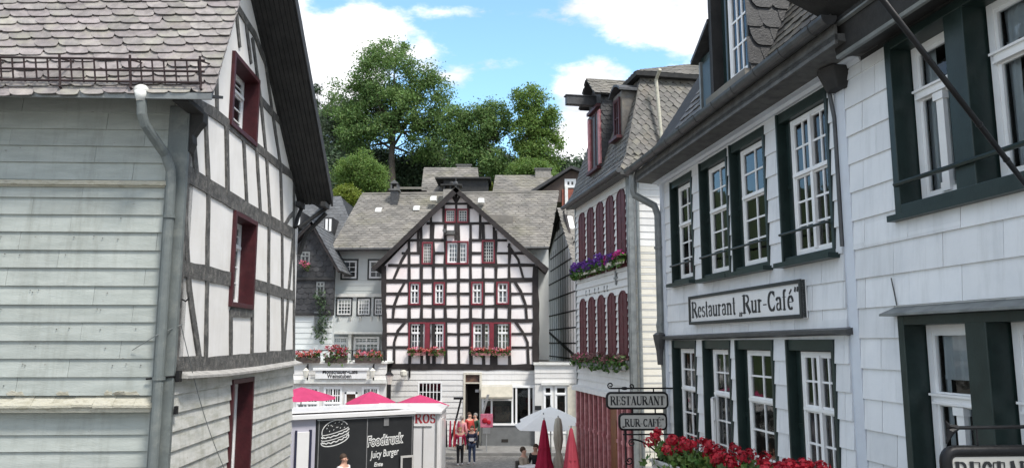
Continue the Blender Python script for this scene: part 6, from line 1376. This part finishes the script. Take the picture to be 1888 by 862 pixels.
# ================================================================== PEOPLE
def person(label, loc, rz, up, low, hair='hair_brown', h=1.7, seated=False, arms='down', inner=None, group=None, stride=.06, hold=None, shoe='shoe'):
    k = h/1.7; t = thing('person', label, 'person', loc, rz, group)
    # skeleton: name -> (x, y, z, radius); figure looks towards -Y
    hz_ = .92 if not seated else .50
    J = {'pel': (0,0,hz_,.125), 'bel': (0,0,hz_+.16,.12), 'che': (0,-.01,hz_+.34,.145), 'ubk': (0,0,hz_+.47,.11), 'nek': (0,-.0,hz_+.56,.052), 'hd0': (0,-.015,hz_+.64,.075), 'hd1': (0,-.02,hz_+.71,.092), 'hd2': (0,-.01,hz_+.775,.062)}
    E = [('pel','bel'),('bel','che'),('che','ubk'),('ubk','nek'),('nek','hd0'),('hd0','hd1'),('hd1','hd2')]
    J['nose'] = (0,-.118,hz_+.675,.012); E.append(('hd0','nose'))
    for s, sg_ in (('l',-1),('r',1)):
        J[s+'ear'] = (sg_*.088,0,hz_+.685,.014); E.append(('hd1',s+'ear'))
        J[s+'sh'] = (sg_*.17,0,hz_+.465,.062)
        if arms == 'down': el_, wr = (sg_*.235,.02,hz_+.20,.04), (sg_*.25,-.05,hz_-.04,.027)
        elif arms == 'fold': el_, wr = (sg_*.235,.0,hz_+.20,.042), (sg_*.09,-.20,hz_+.20,.028)
        elif arms == 'fwd': el_, wr = (sg_*.22,-.05,hz_+.22,.042), (sg_*.17,-.30,hz_+.18,.028)
        J[s+'el'] = el_; J[s+'wr'] = wr; E += [('ubk',s+'sh'),(s+'sh',s+'el'),(s+'el',s+'wr')]
        d = (Vector(wr[:3])-Vector(el_[:3])).normalized(); P0 = Vector(wr[:3])+d*.07; J[s+'pa'] = (*P0,.028); E.append((s+'wr',s+'pa'))
        sid = d.cross(Vector((1,0,0) if abs(d.x) < .6 else (0,0,1))).normalized()
        for f in range(4):
            ln = (.065,.078,.072,.055)[f]; b0 = P0+sid*(f-1.5)*.017+d*.02; b1 = b0+d*ln*.55; b2 = b0+d*ln*.9+Vector((-sg_*.015,0,0))
            J[s+'f%d'%f] = (*b1,.0085); J[s+'g%d'%f] = (*b2,.007); E += [(s+'pa',s+'f%d'%f),(s+'f%d'%f,s+'g%d'%f)]
        th = Vector(wr[:3])+d*.04-sid*.035+Vector((-sg_*.01,-.01,0)); J[s+'th'] = (*th,.010); E.append((s+'pa',s+'th'))
        J[s+'hip'] = (sg_*.09,0,hz_-.05,.092)
        if not seated: J[s+'kn'] = (sg_*.10,-.02+sg_*stride*.5,.48,.058); J[s+'an'] = (sg_*.10,.02+sg_*stride,.085,.038)
        else: J[s+'kn'] = (sg_*.11,-.42,.50,.060); J[s+'an'] = (sg_*.12,-.40,.085,.038)
        a = J[s+'an']; J[s+'to'] = (a[0]+sg_*.02,a[1]-.15,.035,.032)
        E += [('pel',s+'hip'),(s+'hip',s+'kn'),(s+'kn',s+'an'),(s+'an',s+'to')]
    def skin_mesh(names, name, mat, grow=0, sub=1, mod=None, par=t):
        ids = {n: i for i, n in enumerate(names)}; me = bpy.data.meshes.new('tmp')
        me.from_pydata([tuple(c*k for c in (mod or {}).get(n, J[n])[:3]) for n in names], [(ids[a], ids[b]) for a, b in E if a in ids and b in ids], [])
        o = bpy.data.objects.new('tmp', me); COL.objects.link(o); sm = o.modifiers.new('s', 'SKIN'); o.modifiers.new('d', 'SUBSURF').levels = sub
        for n, i in ids.items():
            r = ((mod or {}).get(n, J[n])[3]+grow)*k; sv = me.skin_vertices[0].data[i]; sv.radius = (r, r); sv.use_root = (i == 0)
        dg = bpy.context.evaluated_depsgraph_get(); dg.update(); m2 = bpy.data.meshes.new_from_object(o.evaluated_get(dg)); bpy.data.objects.remove(o); bpy.data.meshes.remove(me)
        m2.name = name; m2.materials.clear(); m2.materials.append(MATS[mat]); m2.polygons.foreach_set('use_smooth', [True]*len(m2.polygons))
        o = bpy.data.objects.new(name, m2); COL.objects.link(o); o.parent = par; return o
    skin_mesh(list(J), 'body', 'skin')
    skin_mesh(['pel','bel','che','ubk','lsh','lel','lwr','rsh','rel','rwr'], 'jacket', up, .018, mod={'pel': (J['pel'][0],J['pel'][1],J['pel'][2]-.06,.14)})
    skin_mesh(['pel','lhip','lkn','lan','rhip','rkn','ran'], 'trousers', low, .014)
    for s in 'lr': skin_mesh([s+'an', s+'to'], 'shoe', shoe, .014)
    if inner:
        m = MB(); m.local = True; z = hz_; m.prism([(-.05*k,-.155*k,(z+.0)*k),(.05*k,-.155*k,(z+.0)*k),(.06*k,-.165*k,(z+.4)*k),(-.06*k,-.165*k,(z+.4)*k)],[(-.05*k,-.12*k,(z+.0)*k),(.05*k,-.12*k,(z+.0)*k),(.06*k,-.12*k,(z+.4)*k),(-.06*k,-.12*k,(z+.4)*k)]); m.build('shirt', inner, t, bevel=.01)
    m = MB(); m.local = True; hd = J['hd1']; m.ball((0,.022*k,(hd[2]+.022)*k), .108*k, .95,.98,1.0,12); m.build('hair', hair, t, smooth=True)
    m = MB(); m.local = True
    for s in (-1,1): m.ball((s*.033*k,-.098*k,(hd[2]-.01)*k), .011*k, n=6)
    m.build('eyes', 'eye_dark', t)
    return t
def gp(px, py, z=0):
    r = ray(px, py); tt = (z-H)/r.z; return Vector((r.x*tt, r.y*tt, z))
person('person in crimson jacket and black trousers, left of the front pair', gp(848,857), R(10), 'cloth_crimson', 'cloth_black', 'hair_blond', 1.46, inner='cloth_white', arms='down')
person('person in dark jacket and jeans, right of the front pair', gp(870,855), R(-12), 'cloth_navy', 'cloth_denim', 'hair_brown', 1.49, arms='fold')
t = thing('paper_bag', 'small white paper held by the person in blue jeans', 'paper', gp(870,855)+Vector((0,-.28,1.0))); m = MB(); m.local = True; m.box(-.1,.1,-.02,.02,-.05,.07); m.build('sheet', 'cloth_white', t)
person('person in a pale pink top walking behind the front pair', gp(851,836), R(160), 'cloth_pink', 'cloth_beige', 'hair_grey', 1.62)
person('person in a red top carrying a black bag near the doorway', gp(865,832), R(40), 'cloth_red', 'cloth_black', 'hair_brown', 1.70)
person('person in dark green by the shop door behind the others', gp(876,829), R(-40), 'cloth_green', 'cloth_black', 'hair_grey', 1.62)
person('person in a pale grey shirt in front of the food truck chalkboard', Vector((at(634,840,22.2).x,22.2,0)), R(60), 'cloth_white', 'cloth_black', 'hair_brown', 1.72)
# seated guests with chairs and a table
def chair(label, loc, rz):
    t = thing('cafe_chair', label, 'chair', loc, rz, 'cafe chairs under the parasols')
    m = MB(); m.local = True; m.box(-.2,.2,-.2,.2,.42,.46); m.build('seat', 'board_grey', t, bevel=.01)
    m = MB(); m.local = True; m.box(-.2,.2,.2,.23,.6,.86); m.build('backrest', 'board_grey', t, bevel=.01)
    for sx in (-.18,.18):
        for sy in (-.18,.21):
            m = MB(); m.local = True; m.tube([(sx,sy,0),(sx,sy,.44 if sy < 0 else .88)], .014, 5); m.build('leg', 'alu', t)
    return t
def table(label, loc, mat='cloth_white'):
    t = thing('cafe_table', label, 'table', loc, 0, 'cafe tables under the parasols')
    m = MB(); m.local = True; m.lathe((0,0,.72), [(.38,0),(.38,.03)], 18); m.build('tabletop', mat, t)
    m = MB(); m.local = True; m.tube([(0,0,.02),(0,0,.72)], .03, 8); m.lathe((0,0,0), [(.22,0),(.05,.05)], 12); m.build('pedestal', 'iron', t)
c = gp(988,890); chair('grey cafe chair of the guest left of the crimson closed parasol', c, R(-20)); person('seated person in black and grey left of the crimson closed parasol', c, R(-20), 'cloth_black', 'cloth_denim', 'hair_brown', 1.72, seated=True, arms='fwd')
c = gp(965,896); chair('grey cafe chair farthest left by the white parasols', c, R(60)); person('seated person in beige farthest left by the parasols', c, R(60), 'cloth_beige', 'cloth_black', 'hair_brown', 1.70, seated=True, arms='fwd')
table('white round table between the two seated guests', gp(976,900)); table('round table beneath the crimson closed parasol', gp(1014,888)); table('round table beside the nearest closed parasol', gp(1040,905))
# foreground planter row on its railing
q0, q1 = at(1222,834,6.9), at(1528,936,4.9)
zpl = (q0.z+q1.z)/2-.02
t = thing('railing', 'iron railing carrying the red geranium planters in the foreground', 'railing', (q0.x, q0.y, 0))
m = MB(); dr = (q1-q0); dr.z = 0
a = Vector((q0.x,q0.y,zpl-.24)); b = Vector((q1.x,q1.y,zpl-.24)); m.tube([a, b], .02, 8); m.tube([a-Vector((0,0,.8)), b-Vector((0,0,.8))], .02, 8)
for i in range(9): p = a.lerp(b, i/8); m.tube([(p.x,p.y,0 if i in (0,4,8) else zpl-1.04),(p.x,p.y,zpl-.24)], .018 if i in (0,4,8) else .01, 6)
m.build('bars', 'iron', t)
def geraniums(label, a, b, nf, seed):
    random.seed(seed); mid = (a+b)/2; t = thing('flower_planter', label, 'planter', (mid.x, mid.y, zpl-.22), 0, 'geranium planters on the foreground railing')
    d = (b-a).normalized(); s = Vector((-d.y,d.x,0)); g0, g1 = a+d*.02, b-d*.02
    m = MB(); m.hexa([g0-s*.07+Vector((0,0,-.2)), g1-s*.07+Vector((0,0,-.2)), g1+s*.07+Vector((0,0,-.2)), g0+s*.07+Vector((0,0,-.2))], [g0-s*.1, g1-s*.1, g1+s*.1, g0+s*.1]); m.hexa([g0-s*.112+Vector((0,0,-.03)), g1-s*.112+Vector((0,0,-.03)), g1+s*.112+Vector((0,0,-.03)), g0+s*.112+Vector((0,0,-.03))], [g0-s*.112, g1-s*.112, g1+s*.112, g0+s*.112]); m.build('planter', 'planter_grey', t, bevel=.008)
    f = MB()
    def leaf(q, r, nn):
        a_ = nn.orthogonal().normalized(); a_.rotate(Matrix.Rotation(random.uniform(0,6.28),3,nn)); b_ = nn.cross(a_); vs = [q]; 
        for i in range(11):
            an = R(25+i*31); rr_ = r*(1+.14*math.cos(i*math.pi)); vs.append(q+a_*math.cos(an)*rr_+b_*math.sin(an)*rr_+nn*r*(.25+.1*math.cos(i*2.1)))
        f.add(vs, [(0,i,i+1) for i in range(1,11)])
    for _ in range(230):
        q = a.lerp(b, random.random())+s*random.gauss(0,.075)+Vector((0,0,random.uniform(-.07,.13)))
        leaf(q, random.uniform(.022,.042), Vector((random.gauss(0,.8),random.gauss(-.5,.6),random.gauss(.6,.5))).normalized())
    st = MB(); bl = MB()
    for i in range(nf):
        q = a.lerp(b, (i+random.random())/nf)+s*random.gauss(0,.08); q2 = q+Vector((random.gauss(0,.02),random.gauss(0,.02),random.uniform(.10,.22)))
        st.tube([q+Vector((0,0,-.02)), q.lerp(q2,.5)+Vector((.004,0,0)), q2], .0028, 5)
        for _ in range(random.randint(26,40)):   # an umbel of five-petalled florets
            v = Vector((random.gauss(0,1),random.gauss(0,1),random.gauss(.35,.8))).normalized(); c_ = q2+v*random.uniform(.022,.056); a_ = v.orthogonal().normalized(); b_ = v.cross(a_); r0 = random.uniform(.012,.018); ph = random.random()*6
            for kx_ in range(5):
                an = ph+kx_*1.2566; e_ = a_*math.cos(an)+b_*math.sin(an); g_ = v.cross(e_); bl.add([c_, c_+e_*r0*.6-g_*r0*.45+v*.002, c_+e_*r0*1.25+v*.001, c_+e_*r0*.6+g_*r0*.45+v*.002], [(0,1,2,3)])
    f.build('foliage', 'leaf_pot', t, norm=False); st.build('stems', 'leaf_pot', t); bl.build('blossoms', 'petal_red', t, norm=False)
    return t
def along(f): p = Vector((q0.x,q0.y,zpl)).lerp(Vector((q1.x,q1.y,zpl)), f); return p
g1_ = geraniums('pale planter with red geraniums at the far end of the foreground row', along(-.03), along(.31), 17, 3)
g2_ = geraniums('middle planter of red geraniums with yellow and violet flowers', along(.32), along(.65), 18, 5)
g3_ = geraniums('nearest planter of red geraniums at the lower picture edge', along(.66), along(.99), 18, 8)
m = MB(); [cards(m, along(.30)+Vector((random.gauss(0,.03),random.gauss(0,.05)-.03,random.uniform(-.06,.09))), (.03,.03,.03), 9, .014) for _ in range(6)]; m.build('blossoms', 'petal_yellow', g2_, norm=False)
m = MB(); [cards(m, along(.36)+Vector((random.gauss(0,.025),random.gauss(0,.03)-.08,random.uniform(-.09,.03))), (.03,.03,.03), 10, .017) for _ in range(6)]; m.build('blossoms', 'petal_violet', g2_, norm=False)
